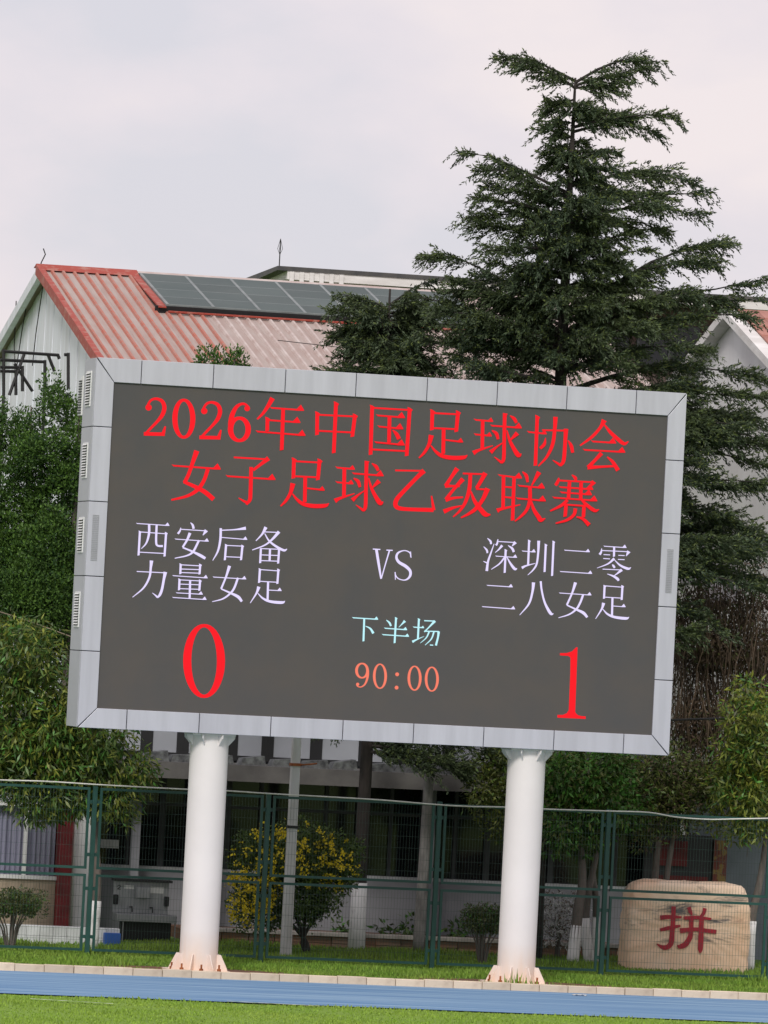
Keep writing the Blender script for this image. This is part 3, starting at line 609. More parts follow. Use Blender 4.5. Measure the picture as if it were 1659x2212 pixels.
MB().box((LX, 13.92, 0), (HXR, WY+.2, 3.2)).build('inner_wall', M['wall_b'], hall)
for xx in (442, 914, 278):
    c = gx(xx, 12.6); MB().box((c-.075,12.5,0), (c+.075,12.66,CZ0)).build('pillar', M['wall_g'], hall)
# upper floor: panes painted pale as reflected sky between dark mullions above the canopy
UZ0, UZ1 = CZ1+.14, CZ1+1.75
x = LX
while x < HXR-1.0:
    w_ = .95 if int(x*7) % 3 else .7
    p = MB().box((x+.12, WY-.06, UZ0), (x+w_-.12, WY-.03, UZ1)).build('upper_window', M['glass_sky'], hall)
    mb = MB().box((x,WY-.08,UZ0-.1),(x+.115,WY-.001,UZ1+.1)).box((x+w_-.115,WY-.08,UZ0-.1),(x+w_-.001,WY-.001,UZ1+.1)).box((x+.115,WY-.08,UZ0-.1),(x+w_-.115,WY-.001,UZ0-.002)); mb.build('frame', M['dark'], p)
    x += w_
# row of stacked foil-wrapped pieces along the canopy edge
for k in range(16):
    x0 = LX+.4+k*.62+rnd.uniform(-.1,.1)
    MB().prism([(x0,11.85,CZ1),(x0+.5,11.85,CZ1),(x0+.46,11.85,CZ1+.15+rnd.uniform(0,.06)),(x0+.05,11.85,CZ1+.13)], (0,.4,0)).build('foil_bundle', mat('foil', (.25,.26,.27), rough=.35, metal=.5, c2=(.08,.08,.09), vscale=7), hall)

# solar array on the upper roof, raised over the sheets
sol = thing('solar_array', (sx1, RY, RZ), 'dark glass solar panel array raised on the red hall roof', 'solar panels')
x0 = sx1; sw = .955; rows_ = 4; L_r = .80
sdir = Vector((0, EY-RY, EZ-RZ)).normalized(); snrm = Vector((0, sdir[2], -sdir[1])); snrm = snrm if snrm[2] > 0 else -snrm
tl0 = Vector((0, RY, RZ))+snrm*.04+sdir*.12; tl1 = tl0+sdir*(rows_*L_r)+snrm*.12        # top and bottom edge of the tilted array
pd = (tl1-tl0).normalized(); pn = Vector((0, pd[2], -pd[1])); pn = pn if pn[2] > 0 else -pn
def pquad(xa, xb, sa, sb, th, off, name, m, par=None): 
    o_ = lambda x_, s_: tl0+Vector((x_, 0, 0))+pd*s_+pn*off
    return MB().prism([o_(xa, sa), o_(xb, sa), o_(xb, sb), o_(xa, sb)], pn*th).build(name, m, sol)
for cx in range(7):
    for ry in range(rows_): pquad(x0+cx*sw+.03, x0+(cx+1)*sw-.03, ry*L_r+.012, (ry+1)*L_r-.012, .03, 0, 'solar_panel', M['solar'])
    pquad(x0+cx*sw-.03, x0+cx*sw+.029, 0, rows_*L_r, .045, -.01, 'rail', M['soframe'])
for ry in range(rows_+1): pquad(x0+.031, x0+7*sw-.03, ry*L_r-.011, ry*L_r+.011, .034, -.004, 'rail', M['soframe'])
pquad(x0-.20, x0-.04, -.1, rows_*L_r+.12, .03, -.03, 'side_flashing', M['roof_trim'])
pquad(x0-.26, x0+7*sw, rows_*L_r+.03, rows_*L_r+.06, -.16, -.0, 'gap_shade', M['dark'])  # black strip painting the shaded gap under the raised panels
o0 = Vector((x0, RY, RZ))+snrm*.06+sdir*(rows_*L_r+.26)
MB().prism([o0, o0+Vector((7*sw,0,0)), o0+Vector((7*sw,0,0))+sdir*.05, o0+sdir*.05], snrm*.03).build('gutter', M['roof_trim'], sol)

# ------------------------------------------------------------------ long building with dark roof behind
BY = 42.0
p0 = at(600, 574, BY); p1 = at(1700, 655, BY)
LZ = p0[2]; bx0, bx1 = p0[0], p1[0]+3
lb = thing('long_building', (bx0, BY, 0), 'long building with thin dark roof and white eaves far behind the cedar', 'building')
MB().prism([(bx0,BY,LZ-.10),(bx0,BY,LZ),(bx0,BY+7,LZ-.25),(bx0,BY+7,LZ-.45)], (bx1-bx0,0,0)).build('roof', M['slate'], lb)
MB().box((bx0+.25,BY+.03,LZ-.30), (bx1,BY+6.5,LZ-.1005)).build('fascia', M['fascia'], lb)
MB().box((bx0+.5,BY+.25,LZ-.46), (bx0+2.6,BY+6.2,LZ-.3005)).build('eave_step', M['fascia'], lb)
for k in range(6): MB().box((bx0+.3+k*.24,BY-.02,LZ-.34), (bx0+.40+k*.24,BY+.0295,LZ-.12)).build('bracket', M['fascia'], lb)
MB().box((bx0+1.6,BY+1.2,0), (bx1,BY+6,LZ-.3005)).build('wall', M['brown'], lb)
xx = bx0+2.2
while xx < bx1-2:
    w = MB().box((xx,BY+1.12,LZ-1.75), (xx+1.5,BY+1.19,LZ-.75)).build('window', M['glass'], lb)
    mb = MB().box((xx-.06,BY+1.09,LZ-1.8),(xx-.001,BY+1.195,LZ-.7)).box((xx+.72,BY+1.08,LZ-1.75),(xx+.78,BY+1.118,LZ-.75)); mb.build('frame', mat('dark_frame', (.05,.055,.06)), w)
    xx += 1.75
mb = MB().tube([(bx0+.1,BY+.3,LZ),(bx0+.1,BY+.3,LZ+.62)], .014, 5)
for k in range(4): a = k*math.pi/2; mb.tube([(bx0+.1,BY+.3,LZ+.66),(bx0+.1+.06*math.cos(a),BY+.3+.06*math.sin(a),LZ+.42),(bx0+.1,BY+.3,LZ+.28)], .007, 4)
mb.build('lightning_rod', M['blackpipe'], lb)

# ------------------------------------------------------------------ white house with tiled roof at the right
hy = 24.0
ap = at(1562, 671, hy); hx, hzr = ap[0], ap[2]
fr_ = onX(1659, 779, hx); hs = (hzr-fr_[2])/(hy-fr_[1])
house = thing('white_house', (hx, hy, 0), 'white rendered house with red tiled roof at the right edge behind the cedar', 'building')
hf, hb = 14.5, hy+(hy-14.5)
MB().prism([(hx+.3,hf,0),(hx+.3,hf,hzr-.12-hs*(hy-hf)),(hx+.3,hy,hzr-.12),(hx+.3,hb,hzr-.12-hs*(hb-hy)),(hx+.3,hb,0)], (.25,0,0)).build('gable_wall', M['wall_w'], house)
MB().box((hx+.551,hf,0), (hx+9,hf+.25,hzr-.15-hs*(hy-hf))).build('front_wall', M['wall_w'], house)
MB().box((hx+.18,hf+3.2,0), (hx+.2995,hf+3.5,hzr-.5-hs*(hy-hf-3.2))).build('pilaster', M['wall_w'], house)
for sgn in (1, -1):
    a = Vector((hx, hy, hzr)); b = Vector((hx, hy-sgn*(hy-hf+.6), hzr-hs*(hy-hf+.6)))
    if sgn == 1: MB().prism([a+Vector((0,0,-.16)), b+Vector((0,0,-.16)), b+Vector((0,0,.03)), a+Vector((0,0,.03))], (.3-.001,0,0)).build('rake_board', M['fascia'], house)
    else: MB().prism([a+Vector((0,.005,-.16)), b+Vector((0,0,-.16)), b+Vector((0,0,.03)), a+Vector((0,.005,.03))], (.3-.001,0,0)).build('rake_board', M['fascia'], house)
sl = Vector((0, hf-.6-hy, -hs*(hy-hf+.6))); nrow = 16
tm = None
for r_ in range(nrow):
    for c_ in range(13):
        a = Vector((hx+.31+c_*.42, hy, hzr+.0))+sl*(r_/nrow)
        if tm is None:
            d = sl/nrow; tm = MB().prism([(0,0,.055),(.412,0,.055),Vector((.412,0,.085))+d*1.04,Vector((0,0,.085))+d*1.04], (0,0,-.045)).build('roof_tile', M['tile'], house, origin=(0,0,0)); o = tm
        else: o = tm.copy(); col.objects.link(o)
        o.location = a-Vector((hx, hy, 0))
MB().prism([(hx+.31,hy+.01,hzr),(hx+9,hy+.01,hzr),(hx+9,hb+.6,hzr-hs*(hb-hy+.6)),(hx+.31,hb+.6,hzr-hs*(hb-hy+.6))], (0,0,-.04)).build('back_roof', M['tile'], house)
MB().prism([Vector((hx+.31,hy,hzr-.0)), Vector((hx+9,hy,hzr)), Vector((hx+9,hy,hzr))+sl, Vector((hx+.31,hy,hzr))+sl], (0,0,-.04)).build('roof_deck', M['tile'], house)
for (xa, ya) in ((1508, 1188), (1560, 1230)):
    p = onX(xa, ya, hx+.3)
    w = MB().box((hx+.27, p[1]-1.2, p[2]-.7), (hx+.2995, p[1]+1.2, p[2]+.5)).build('window', M['glass'], house)
    MB().box((hx+.255, p[1]-1.3, p[2]+.5), (hx+.2994, p[1]+1.3, p[2]+.58)).build('lintel', M['wall_g'], w)
# low dark wing in front of the house, with banner and poster behind the boulder
wing = thing('low_wing', (gx(1300,13), 13, 0), 'dark blue grey low wing with red banner behind the carved boulder', 'building')
wx0, wx1 = HXR+.05, gx(1800,13)
MB().box((wx0,13.2,0), (wx1,13.5,3.6)).build('wall', M['wall_b'], wing)
MB().box((wx0,12.4,3.62), (wx1,13.9,3.8)).build('roof_slab', M['beam'], wing)
def wr(x0, y0, x1, y1, Y): a = at(x0, y0, Y); b = at(x1, y1, Y); return (a[0], b[0], b[2], a[2])
a, b, c, d = wr(1395,1800,1540,1925,13.1); o = MB().box((a,13.12,c),(b,13.199,d)).build('interior_shade', M['dark'], wing)  # flat black sheet standing for the unlit interior
a, b, c, d = wr(1425,1815,1485,1872,13.0); MB().box((a,13.05,c),(b,13.08,d)).build('banner', M['banner'], wing)
a, b, c, d = wr(1415,1890,1530,1925,13.0); MB().box((a,13.06,c),(b,13.09,d)).build('banner', M['banner'], wing)
a, b, c, d = wr(1545,1815,1568,1925,13.0); MB().box((a,13.05,c),(b,13.08,d)).build('poster', M['poster'], wing)

# ------------------------------------------------------------------ annex at the left
AY = 10.4
ann = thing('annex', (gx(60,AY), AY, 0), 'beige and white annex with curtained window at the left edge', 'building')
def rect(x0, y0, x1, y1, Y): return wr(x0, y0, x1, y1, Y)
xL, xR, zB, zT = rect(-160, 1480, 190, 2000, AY)[0:1]+rect(-160,1480,190,2000,AY)[1:2]+(0, at(60,1560,AY)[2])
c0 = gx(112, AY); c1 = gx(140, AY)
wz0, wz1 = at(60, 1893, AY)[2], at(60, 1742, AY)[2]
MB().box((xL,AY+.05,0), (c0,AY+.3,wz0-.05)).build('lower_wall', M['beige'], ann)
# beige tiles on the lower wall
tw, th = .30, .15; tl = None
nz = int((wz0-.06-.02)/th)
for i in range(int((c0-xL)/tw)):
    for j in range(nz):
        if tl is None: tl = MB().box((0,0,0),(tw-.006,.02,th-.006)).build('wall_tile', M['beige'], ann, origin=(0,0,0)); o = tl
        else: o = tl.copy(); col.objects.link(o)
        o.location = Vector((c0-(i+1)*tw, AY+.029, .02+j*th))-ann.location
MB().box((xL,AY+.05,wz1+.06), (c0,AY+.3,zT)).build('upper_wall', mat('lavender_wall', (.36,.37,.45), rough=.85), ann)
MB().box((xL-.3,AY-.5,zT+.001), (gx(190,AY)+.2,AY+3,zT+.18)).build('roof_slab', M['beam'], ann)
MB().box((xL,AY+.301,0), (gx(188,AY),AY+2.8,zT)).build('body', M['wall_b'], ann)
cw = MB()
nn = 140; xa, xb = xL, c0-.02
vs = []; fs = []
for i in range(nn+1):
    xx = xa+(xb-xa)*i/nn; y = AY+.2+.035*math.sin(i*1.25)+.02*math.sin(i*.41)
    vs += [(xx, y, wz0), (xx, y, wz1)]
    if i: fs.append((2*i-2, 2*i, 2*i+1, 2*i-1))
cw.add(vs, fs).build('curtain', M['curtain'], ann, smooth=True)
mb = MB().box((xL,AY-.02,wz0-.05),(c0,AY+.049,wz0+.02)).box((xL,AY-.02,wz1-.0),(c0-.001,AY+.049,wz1+.07))
mb.build('window_frame', M['vent'], ann)
for xx in (41, -70): c = gx(xx, AY); MB().box((c-.035,AY-.01,wz0+.021),(c+.035,AY+.048,wz1-.001)).build('mullion', M['vent'], ann)
MB().box((c0,AY-.22,0), (c1,AY+.3,zT)).build('red_column', M['redcol'], ann, bevel=.01)
c2, c3 = gx(149, AY), gx(187, AY)
MB().box((c1+.09,AY-.05,0), (c2,AY+.3,zT)).build('red_strip', M['redcol'], ann)
MB().box((c2+.001,AY+.0,0), (c3,AY+.3,zT)).build('white_wall', M['wall_w'], ann)
MB().tube([(c1+.045,AY-.09,.12),(c1+.045,AY-.09,zT-.05)], .042, 10).build('drain_pipe', M['vent'], ann, smooth=True)
# black pipe frame on the annex roof
pf = thing('pipe_frame', (gx(40,17.5), 17.5, 0), 'black welded steel pipe frame above the conifers at left', 'frame')
def fp_(x, y): return at(x*.5208, (y/1.0369+900)*.54004, 17.5)
for a, b in (((15,515),(15,700)),((12,524),(245,540)),((283,530),(283,680)),((266,538),(288,538)),((200,540),(226,607)),((240,538),(246,556)),((100,536),(38,706)),((0,560),(186,568)),((186,560),(186,700)),((60,575),(135,690)),((0,590),(96,592)),((93,584),(93,690)),((66,600),(66,706)),((0,606),(64,608))):
    MB().tube([fp_(*a), fp_(*b)], .032, 6).build('pipe', M['blackpipe'], pf)
for x in (15, 186, 283):
    p = fp_(x, 698); MB().tube([p, (p[0], p[1], 0)], .032, 6).build('leg', M['blackpipe'], pf)

# ------------------------------------------------------------------ low things behind the fence
# white block plinth at the left
lw = thing('low_block_wall', (gx(130,8), 8.2, 0), 'low white block edging wall in front of the annex', 'low wall')
lx0, lx1 = gx(-60,8), gx(258,8); nb = 11; bw = (lx1-lx0)/nb
ht = at(130, 2001, 8.1)[2]
for i in range(nb):
    for j in range(2): MB().box((lx0+i*bw+.003,8.1+.004*((i+j)%2),j*ht/2), (lx0+(i+1)*bw-.003,8.35,(j+1)*ht/2-.004)).build('block', M['white_block'], lw, bevel=.006)
c = gx(254, 8.0)
o = MB().box((gx(243,8)-.18,7.95,.30),(gx(243,8)+.12,8.09,.55)).build('box', M['blue'], None, bevel=.01); tag(o, 'small blue plastic box on the lawn beside the wash trough', 'box')
o.location.z = -.26
# planter wall with coping
pw = thing('planter_wall', (gx(700,10.8), 10.8, 0), 'low reddish stone planter wall with pale coping behind the fence', 'planter')
qx0, qx1 = gx(415,10.8), gx(1390,10.8); ph = at(700, 2022, 10.8)[2]
xx = qx0
while xx < qx1:
    w_ = rnd.uniform(.38,.62); z = 0
    for j in range(2):
        MB().box((xx+.004,10.8+rnd.uniform(0,.03),j*ph/2), (xx+w_-.004,11.0,(j+1)*ph/2-.005)).build('stone', M['plant_wall'], pw, bevel=.012)
    xx += w_
xx = qx0
while xx < qx1:
    MB().box((xx+.003,10.72,ph), (xx+.594,11.1,ph+.07)).build('coping_stone', M['coping'], pw, bevel=.008); xx += .6
o = MB().box((qx0,11.001,0), (qx1,13.58,ph-.02)).build('planter_soil', M['soil']); o['kind'] = 'structure'
# stainless wash trough
sk = thing('wash_trough', (gx(300,10.2), 10.2, 0), 'stainless steel wash trough with taps and notices against the grey wall', 'sink')
def sx(x): return at((x*.6028)*.54004, 2000, 10.2)[0]
def sz(y): return at(300, (2900+y*.6028)*.54004, 10.2)[2]
MB().box((sx(742),10.2,sz(1250)), (sx(1108),10.26,sz(1040))).build('back_panel', M['steel'], sk, bevel=.006)
MB().box((sx(738),10.1,sz(1040)+.001), (sx(1124),10.4,sz(1024))).build('top_shelf', M['dark'], sk)
MB().box((sx(790),10.12,sz(1445)), (sx(1130),10.18,sz(1300)-.002)).build('under_shade', M['dark'], sk)  # black sheet painting the shade beneath the trough
MB().box((sx(742),9.75,sz(1300)), (sx(1140),10.19,sz(1250))).build('trough', M['steel'], sk, bevel=.01)
mb = MB().box((sx(785),9.78,sz(1460)),(sx(790),9.82,sz(1300)-.001)); mb.build('leg', M['steel'], sk)
MB().box((sx(1130),9.78,sz(1460)),(sx(1136),9.82,sz(1300)-.001)).build('leg', M['steel'], sk)
MB().box((sx(885),10.03,sz(1145)), (sx(975),10.199,sz(1075))).build('towel_box', M['steel'], sk, bevel=.008)
for x0, x1, y0, y1 in ((812,875,1065,1090),(985,1072,1068,1112)): MB().box((sx(x0),10.19,sz(y1)),(sx(x1),10.199,sz(y0))).build('notice', M['paper'], sk)
for x0 in (740, 1078): MB().box((sx(x0),10.08,sz(1195)),(sx(x0+28),10.199,sz(1130))).build('soap_dispenser', M['dark'], sk, bevel=.01)
for x0 in (855, 990): 
    c = sx(x0); MB().tube([(c,10.19,sz(1210)),(c,10.0,sz(1205)),(c,9.97,sz(1225)),(c,9.97,sz(1240))], .014, 6).build('tap', M['dark'], sk)
gK = Glyph((0,2900), 1.6590, 4, 6)
def plK(x, y, yl): p = at((x*.6028)*.54004, (2900+y*.6028)*.54004, 10.19); return (p[0], 10.193+yl*.1, p[2])
draw(gK, [('P',[(780,1072,4),(786,1064,4),(796,1066,6),(797,1074,6),(780,1088,4)]),('P',[(779,1089,5),(801,1089,5)])], 'numeral', M['dark'], sk, place=plK, y0=0)
# notices on the glass behind
for x0, y0, x1, y1, mm, lab in ((680,760,797,822,'paper','white paper notice in the dark window left of the left pole'), (925,530,955,582,'blue','small blue sign high in the dark window left of the left pole')):
    a = at(x0*.6028*.54004, (2900+y0*.6028)*.54004, 13.5); b = at(x1*.6028*.54004, (2900+y1*.6028)*.54004, 13.5)
    tag(MB().box((a[0],13.655,b[2]),(b[0],13.675,a[2])).build('notice', M[mm]), lab, 'sign')

# concrete utility pole
ux = gx(616, 6.2)
up_ = thing('utility_pole', (ux, 6.2, 0), 'pale square concrete pole rising behind the scoreboard between the two poles', 'pole')
mb = MB()
mb.add([(ux+sx_*w, 6.2+sy_*w, z) for z, w in ((0,.092),(8.5,.055)) for sx_, sy_ in ((-1,-.8),(-.8,-1),(.8,-1),(1,-.8),(1,.8),(.8,1),(-.8,1),(-1,.8))], [tuple(range(8))[::-1], tuple(range(8,16))]+[(i,(i+1)%8,(i+1)%8+8,i+8) for i in range(8)])
mb.build('shaft', M['conc'], up_)
for y in (1651, 1786):
    z = at(628, y, 6.2)[2]; MB().box((ux-.094,6.106,z-.025),(ux+.094,6.294,z+.025)).build('clamp_band', M['rust'] if y < 1700 else M['dark'], up_)
z = at(628, 1651, 6.2)[2]; MB().tube([(ux+.08,6.1,z),(ux+.25,6.05,z+.02),(ux+.36,6.05,z+.04)], .016, 5).build('strap', M['rust'], up_)

# carved boulder
BO = 7.3
bl_, br__, bb_, bt_ = gx(1337,BO), at(1617,2000,BO)[0], 0, at(1480,1902,BO)[2]
bw2 = (br__-bl_)/2*.965; bc = (bl_+br__)/2
bld = thing('carved_boulder', (bc, BO, 0), 'smooth pale orange boulder with a red carved character behind the fence', 'boulder')
def stone_mat():
    m = mat('boulder', (.80,.55,.375), rough=.75, c2=(.84,.67,.52), vscale=.9, stretch=(.7,1,1.5), bump=.25, bscale=18)
    t = m.node_tree; b = next(n for n in t.nodes if n.type == 'BSDF_PRINCIPLED'); src = b.inputs['Base Color'].links[0].from_socket
    co = node(t, 'ShaderNodeTexCoord'); mp_ = node(t, 'ShaderNodeMapping'); mp_.inputs['Rotation'].default_value = (0, R(-24), 0); mp_.inputs['Scale'].default_value = (.75, 1, 3.6)
    t.links.new(co.outputs['Object'], mp_.inputs[0])
    n_ = node(t, 'ShaderNodeTexNoise'); n_.inputs['Scale'].default_value = .85; n_.inputs['Detail'].default_value = 10; n_.inputs['Roughness'].default_value = .7; n_.inputs['Distortion'].default_value = .5; t.links.new(mp_.outputs[0], n_.inputs['Vector'])
    r_ = node(t, 'ShaderNodeMapRange'); r_.inputs[1].default_value = .555; r_.inputs[2].default_value = .65; t.links.new(n_.outputs[0], r_.inputs[0])
    x_ = node(t, 'ShaderNodeMix', data_type='RGBA'); x_.inputs[7].default_value = (.12,.11,.11,1); t.links.new(r_.outputs[0], x_.inputs[0]); t.links.new(src, x_.inputs[6])
    n2_ = node(t, 'ShaderNodeTexNoise'); n2_.inputs['Scale'].default_value = .9; n2_.inputs['Detail'].default_value = 5; t.links.new(co.outputs['Object'], n2_.inputs['Vector'])
    r2_ = node(t, 'ShaderNodeMapRange'); r2_.inputs[1].default_value = .5; r2_.inputs[2].default_value = .75; t.links.new(n2_.outputs[0], r2_.inputs[0])
    x2 = node(t, 'ShaderNodeMix', data_type='RGBA'); x2.inputs[7].default_value = (.70,.42,.25,1); t.links.new(r2_.outputs[0], x2.inputs[0]); t.links.new(x_.outputs[2], x2.inputs[6]); t.links.new(x2.outputs[2], b.inputs['Base Color'])
    return m
nu, nv = 84, 60; vs = []; fs = []
outl = []
h_ = bt_
for k in range(nu):                               # rounded trapezoid outline, flat foot
    a = 2*math.pi*k/nu; ca, sa = math.cos(a), math.sin(a)
    ex = 6.5 if sa > 0 else 14.; rr = (abs(ca)**ex+abs(sa)**ex)**(-1/ex)
    x_, z_ = rr*ca, rr*sa
    wsc = bw2*(1.0-.05*max(z_,0)); outl.append((x_*wsc*(1+.006*math.sin(5*a+1)), (z_*.5+.5)*h_*(1+.008*math.sin(3*a)*(sa > 0))-(.12 if sa < -.2 else 0)))
cx_, cz_ = 0, h_*.5
prof_b = [(.02,-.42),(.3,-.42),(.55,-.42),(.75,-.418),(.87,-.41),(.94,-.385),(.975,-.34),(.992,-.27),(1,-.18),(1.0,0),(1.,.18),(.99,.28),(.95,.38),(.8,.42),(.02,.42)]
nv = len(prof_b)-1
for sc2, d_ in prof_b:
    for k in range(nu):
        wv = .010*math.sin(k*.9+d_*9)+.008*math.sin(k*2.3+d_*17); vs.append((outl[k][0]*(sc2+wv*(sc2 > .9)), d_+.012*math.sin(k*1.7+sc2*9)*(.5 < sc2 < .98), cz_+(outl[k][1]-cz_)*(sc2+wv*(sc2 > .9))))
for j in range(nv):
    for k in range(nu): fs.append((j*nu+k, j*nu+(k+1)%nu, (j+1)*nu+(k+1)%nu, (j+1)*nu+k))
mb = MB().add(vs, fs); bs = mb.build('stone', stone_mat(), bld, smooth=True, origin=None); bs.location = (0, 0, 0)
gH = Glyph((2600,3580), 5.53, 60, 90)
front = BO-.425
def plH(x, y, yl):
    p = at((2600+x/5.53)*.54004, (3580+y/5.53)*.54004, front); return (p[0], yl, p[2])
draw(gH, [('P',[(520,250,95),(512,500,98),(490,800,105),(470,1030,115),(400,1140,110),(280,1155,95),(140,1078,16)]),('P',[(222,500,105),(450,482,88),(700,492,45)]),('P',[(215,775,70),(450,722,88),(670,680,50)]),
  ('P',[(855,265,88),(890,370,82),(925,445,25)]),('P',[(1212,290,85),(1180,400,80),(1110,490,60)]),('P',[(738,508,75),(1050,498,80),(1355,528,45)]),('P',[(655,790,115),(1000,758,88),(1250,790,95),(1465,815,95)]),
  ('P',[(912,490,105),(905,750,100),(880,930,112),(780,1085,120),(660,1140,100),(590,1108,18)]),('P',[(1135,500,105),(1120,900,118),(1108,1180,110),(1105,1285,25)])], 'carved_character',
  mat('carved_red', (.42,.012,.03), rough=.6, c2=(.30,.012,.03), vscale=6, bump=.4, bscale=20), bld, place=plH, y0=front-.012, dy=.001)

# overhead wires
tag(MB().tube(catmull([at(-60,1305,9), at(20,1328,9), at(90,1352,9), at(160,1378,9)], 4), .012, 5).build('overhead_wire', mat('wire_brown', (.25,.20,.14))), 'thin pale wire sloping across the left trees to the scoreboard', 'wire')
tag(MB().tube(catmull([at(1430,1556,9), at(1520,1553,9), at(1600,1551,9), at(1720,1543,9)], 4), .022, 6).build('overhead_wire', M['cable_b']), 'thick black cable crossing the brown vines right of the scoreboard', 'wire')
tag(MB().tube(catmull([at(180,735,17), at(600,735,17), at(800,760,17)][1:]+[at(960,800,17)], 4), .008, 5).build('overhead_wire', M['cable_b']), 'thin dark wire crossing the red roof above the scoreboard', 'wire')

# ------------------------------------------------------------------ vegetation
def trunk_mesh(name, pts, rad, m, parent, n=10): return MB().tube(catmull(pts, 4), list(np.interp(np.linspace(0, 1, len(catmull(pts, 4))), np.linspace(0, 1, len(rad)), rad)), n).build(name, m, parent, smooth=True)
def blob_crown(parent, clumps, dens, L, Wd, mats, probs, droop=.3, outb=.8, name='crown', shell=.55, spread=.75, stretchz=1.):
    """clumps: list of (x, y, z, r); leaves spread through each clump, denser to its outside"""
    Ps, Ds, Us = [], [], []
    for (cx, cy, cz, r) in clumps:
        n = max(20, int(dens*r*r)); u = sphere_dirs(n)
        lump = 1+.22*np.sin(u[:,0]*5+cx*3)*np.sin(u[:,1]*5+cy)+.18*np.sin(u[:,2]*7+cz*2)
        rr = r*(shell+(1-shell)*rg.random(n)**.6)*lump
        P = np.array([cx,cy,cz])+u*rr[:,None]*np.array([1,1,stretchz]); Ps.append(P)
        Ds.append(u*outb+rg.normal(size=(n,3))*spread+np.array([0,0,-droop])); Us.append(u*.9+np.array([0,-.1,.45])+rg.normal(size=(n,3))*.25)
    P = np.concatenate(Ps); D = np.concatenate(Ds); n = len(P)
    mi = rg.choice(len(mats), n, p=probs)
    return leaf_mesh(name, P, D, L*rg.uniform(.6,1.35,n), Wd*rg.uniform(.7,1.2,n), mats, parent, mi, up=np.concatenate(Us))
def scatter(regions, Y, dY, r0, r1, step):
    "clump centres filling photo-measured ellipses (x, y, rx, ry) at depth Y"
    out = []
    for (x, y, rx, ry) in regions:
        n = max(3, int(rx*ry/step**2*3.0))
        for _ in range(n):
            a = rnd.uniform(0, 2*math.pi); q = math.sqrt(rnd.random())
            px, py = x+math.cos(a)*q*rx, y+math.sin(a)*q*ry
            Yc = Y+rnd.uniform(-dY, dY)*math.sqrt(max(.05, 1-q*q)); p = at(px, py, Yc); out.append((p[0], Yc, p[2], rnd.uniform(r0, r1)))
    return out

def cedar(tx, ty, H_, limbs, label, fill, seed, prof, zlow=2.2, group='cedars', tr_=.2):
    r = random.Random(seed)
    t = thing('cedar_tree', (tx, ty, 0), label, 'tree', group)
    tr = MB().tube([(tx,ty,0),(tx,ty,1.2),(tx+.02,ty,H_*.5),(tx,ty,H_*.8),(tx,ty,H_)], [tr_*1.1,tr_,tr_*.72,tr_*.42,.02], 10).build('trunk', M['bark'], t, smooth=True)
    all_l = list(limbs)
    for _ in range(fill):
        z = r.uniform(zlow, H_*.97); a = r.uniform(0, 2*math.pi); L = prof(z/H_)*r.uniform(.45,.95)
        all_l.append((z, L*math.cos(a), L*math.sin(a), L*r.uniform(-.08,.22)))
    Ps, Ds, Ls, Mi = [], [], [], []
    lm = MB()
    for (z, dx, dy, dz) in all_l:
        s = np.array([tx, ty, z]); tip = np.array([dx, dy, dz]); L = np.linalg.norm(tip)
        if L < .1: continue
        hd = tip.copy(); hd[2] = 0; hd /= np.linalg.norm(hd)+1e-9; pr = np.array([-hd[1], hd[0], 0])
        sag = r.uniform(.03,.11)*L
        wob = r.uniform(0, 6)
        path = lambda tt: s+tip*tt+np.array([0,0,sag*math.sin(math.pi*tt)+.03*L*math.sin(7*tt+wob)*tt])
        lm.tube([path(q) for q in (0,.25,.5,.75,.96)], [.016+.010*L, .013+.008*L, .010+.005*L, .007+.002*L, .005], 5, cap=False)
        nbl = int(L/.030)+6; gp = r.uniform(0, 6.3); gf = r.uniform(9, 15); wd = r.uniform(.6, 1.15)*(1 if L < 1.6 else .8)
        for k in range(nbl):
            tt = .04+.96*((k+r.random())/nbl)**.9; b = path(min(tt, 1)); side = 1 if r.random() < .5 else -1
            if L > .9 and math.sin(gp+gf*tt) < -.5 and r.random() < .75: continue
            l = min(.8, .20+.36*L*(1-tt)**.7)*r.uniform(.4,1.25)*wd*(1+.35*math.sin(gp+gf*tt))
            d = pr*side*r.uniform(.15,1.)+hd*r.uniform(.5,1.2)+np.array([0,0,r.uniform(-.38,.42)]); d /= np.linalg.norm(d)
            m = max(3, int(l/.032)); q_ = (np.arange(m)+rg.random(m))/m; sarr = q_*l
            pp = b+d*sarr[:,None]; pp[:,2] -= .17*sarr**1.5-.08*(q_ > .7)*sarr
            for rep_ in range(3):
                Ps.append(pp+rg.normal(size=(m,3))*np.array([.014,.014,.020])*(1.25-q_[:,None])); Ds.append(d+rg.normal(size=(m,3))*.42+np.array([0,0,-.16+.1*rep_]))
                Ls.append(.088*rg.uniform(.6,1.25,m)); Mi.append((rg.random(m) < (.08+.55*(q_ > .5))*(.2,.35,.9)[rep_]).astype(int))
            if r.random() < .5:                      # hanging fringe twig
                l2 = r.uniform(.10,.42); m = max(3, int(l2/.034)); sarr = (np.arange(m)+.5)/m*l2; b2 = b+d*l*r.uniform(.1,.9)
                dd = hd*.75+pr*side*r.uniform(-.2,.5)+np.array([0,0,-.75]); dd /= np.linalg.norm(dd)
                pp = b2+dd*sarr[:,None]
                for rep_ in range(2):
                    Ps.append(pp+rg.normal(size=(m,3))*.010); Ds.append(dd+rg.normal(size=(m,3))*.35); Ls.append(.085*rg.uniform(.6,1.2,m)); Mi.append(np.zeros(m, int))
    lm.build('limbs', M['bark'], t)['kind'] = 'stuff'
    leaf_mesh('crown', np.concatenate(Ps), np.concatenate(Ds), np.concatenate(Ls), .0125, [M['cedar'], M['cedar_tip']], t, np.concatenate(Mi))
    return t
CY = 9.0
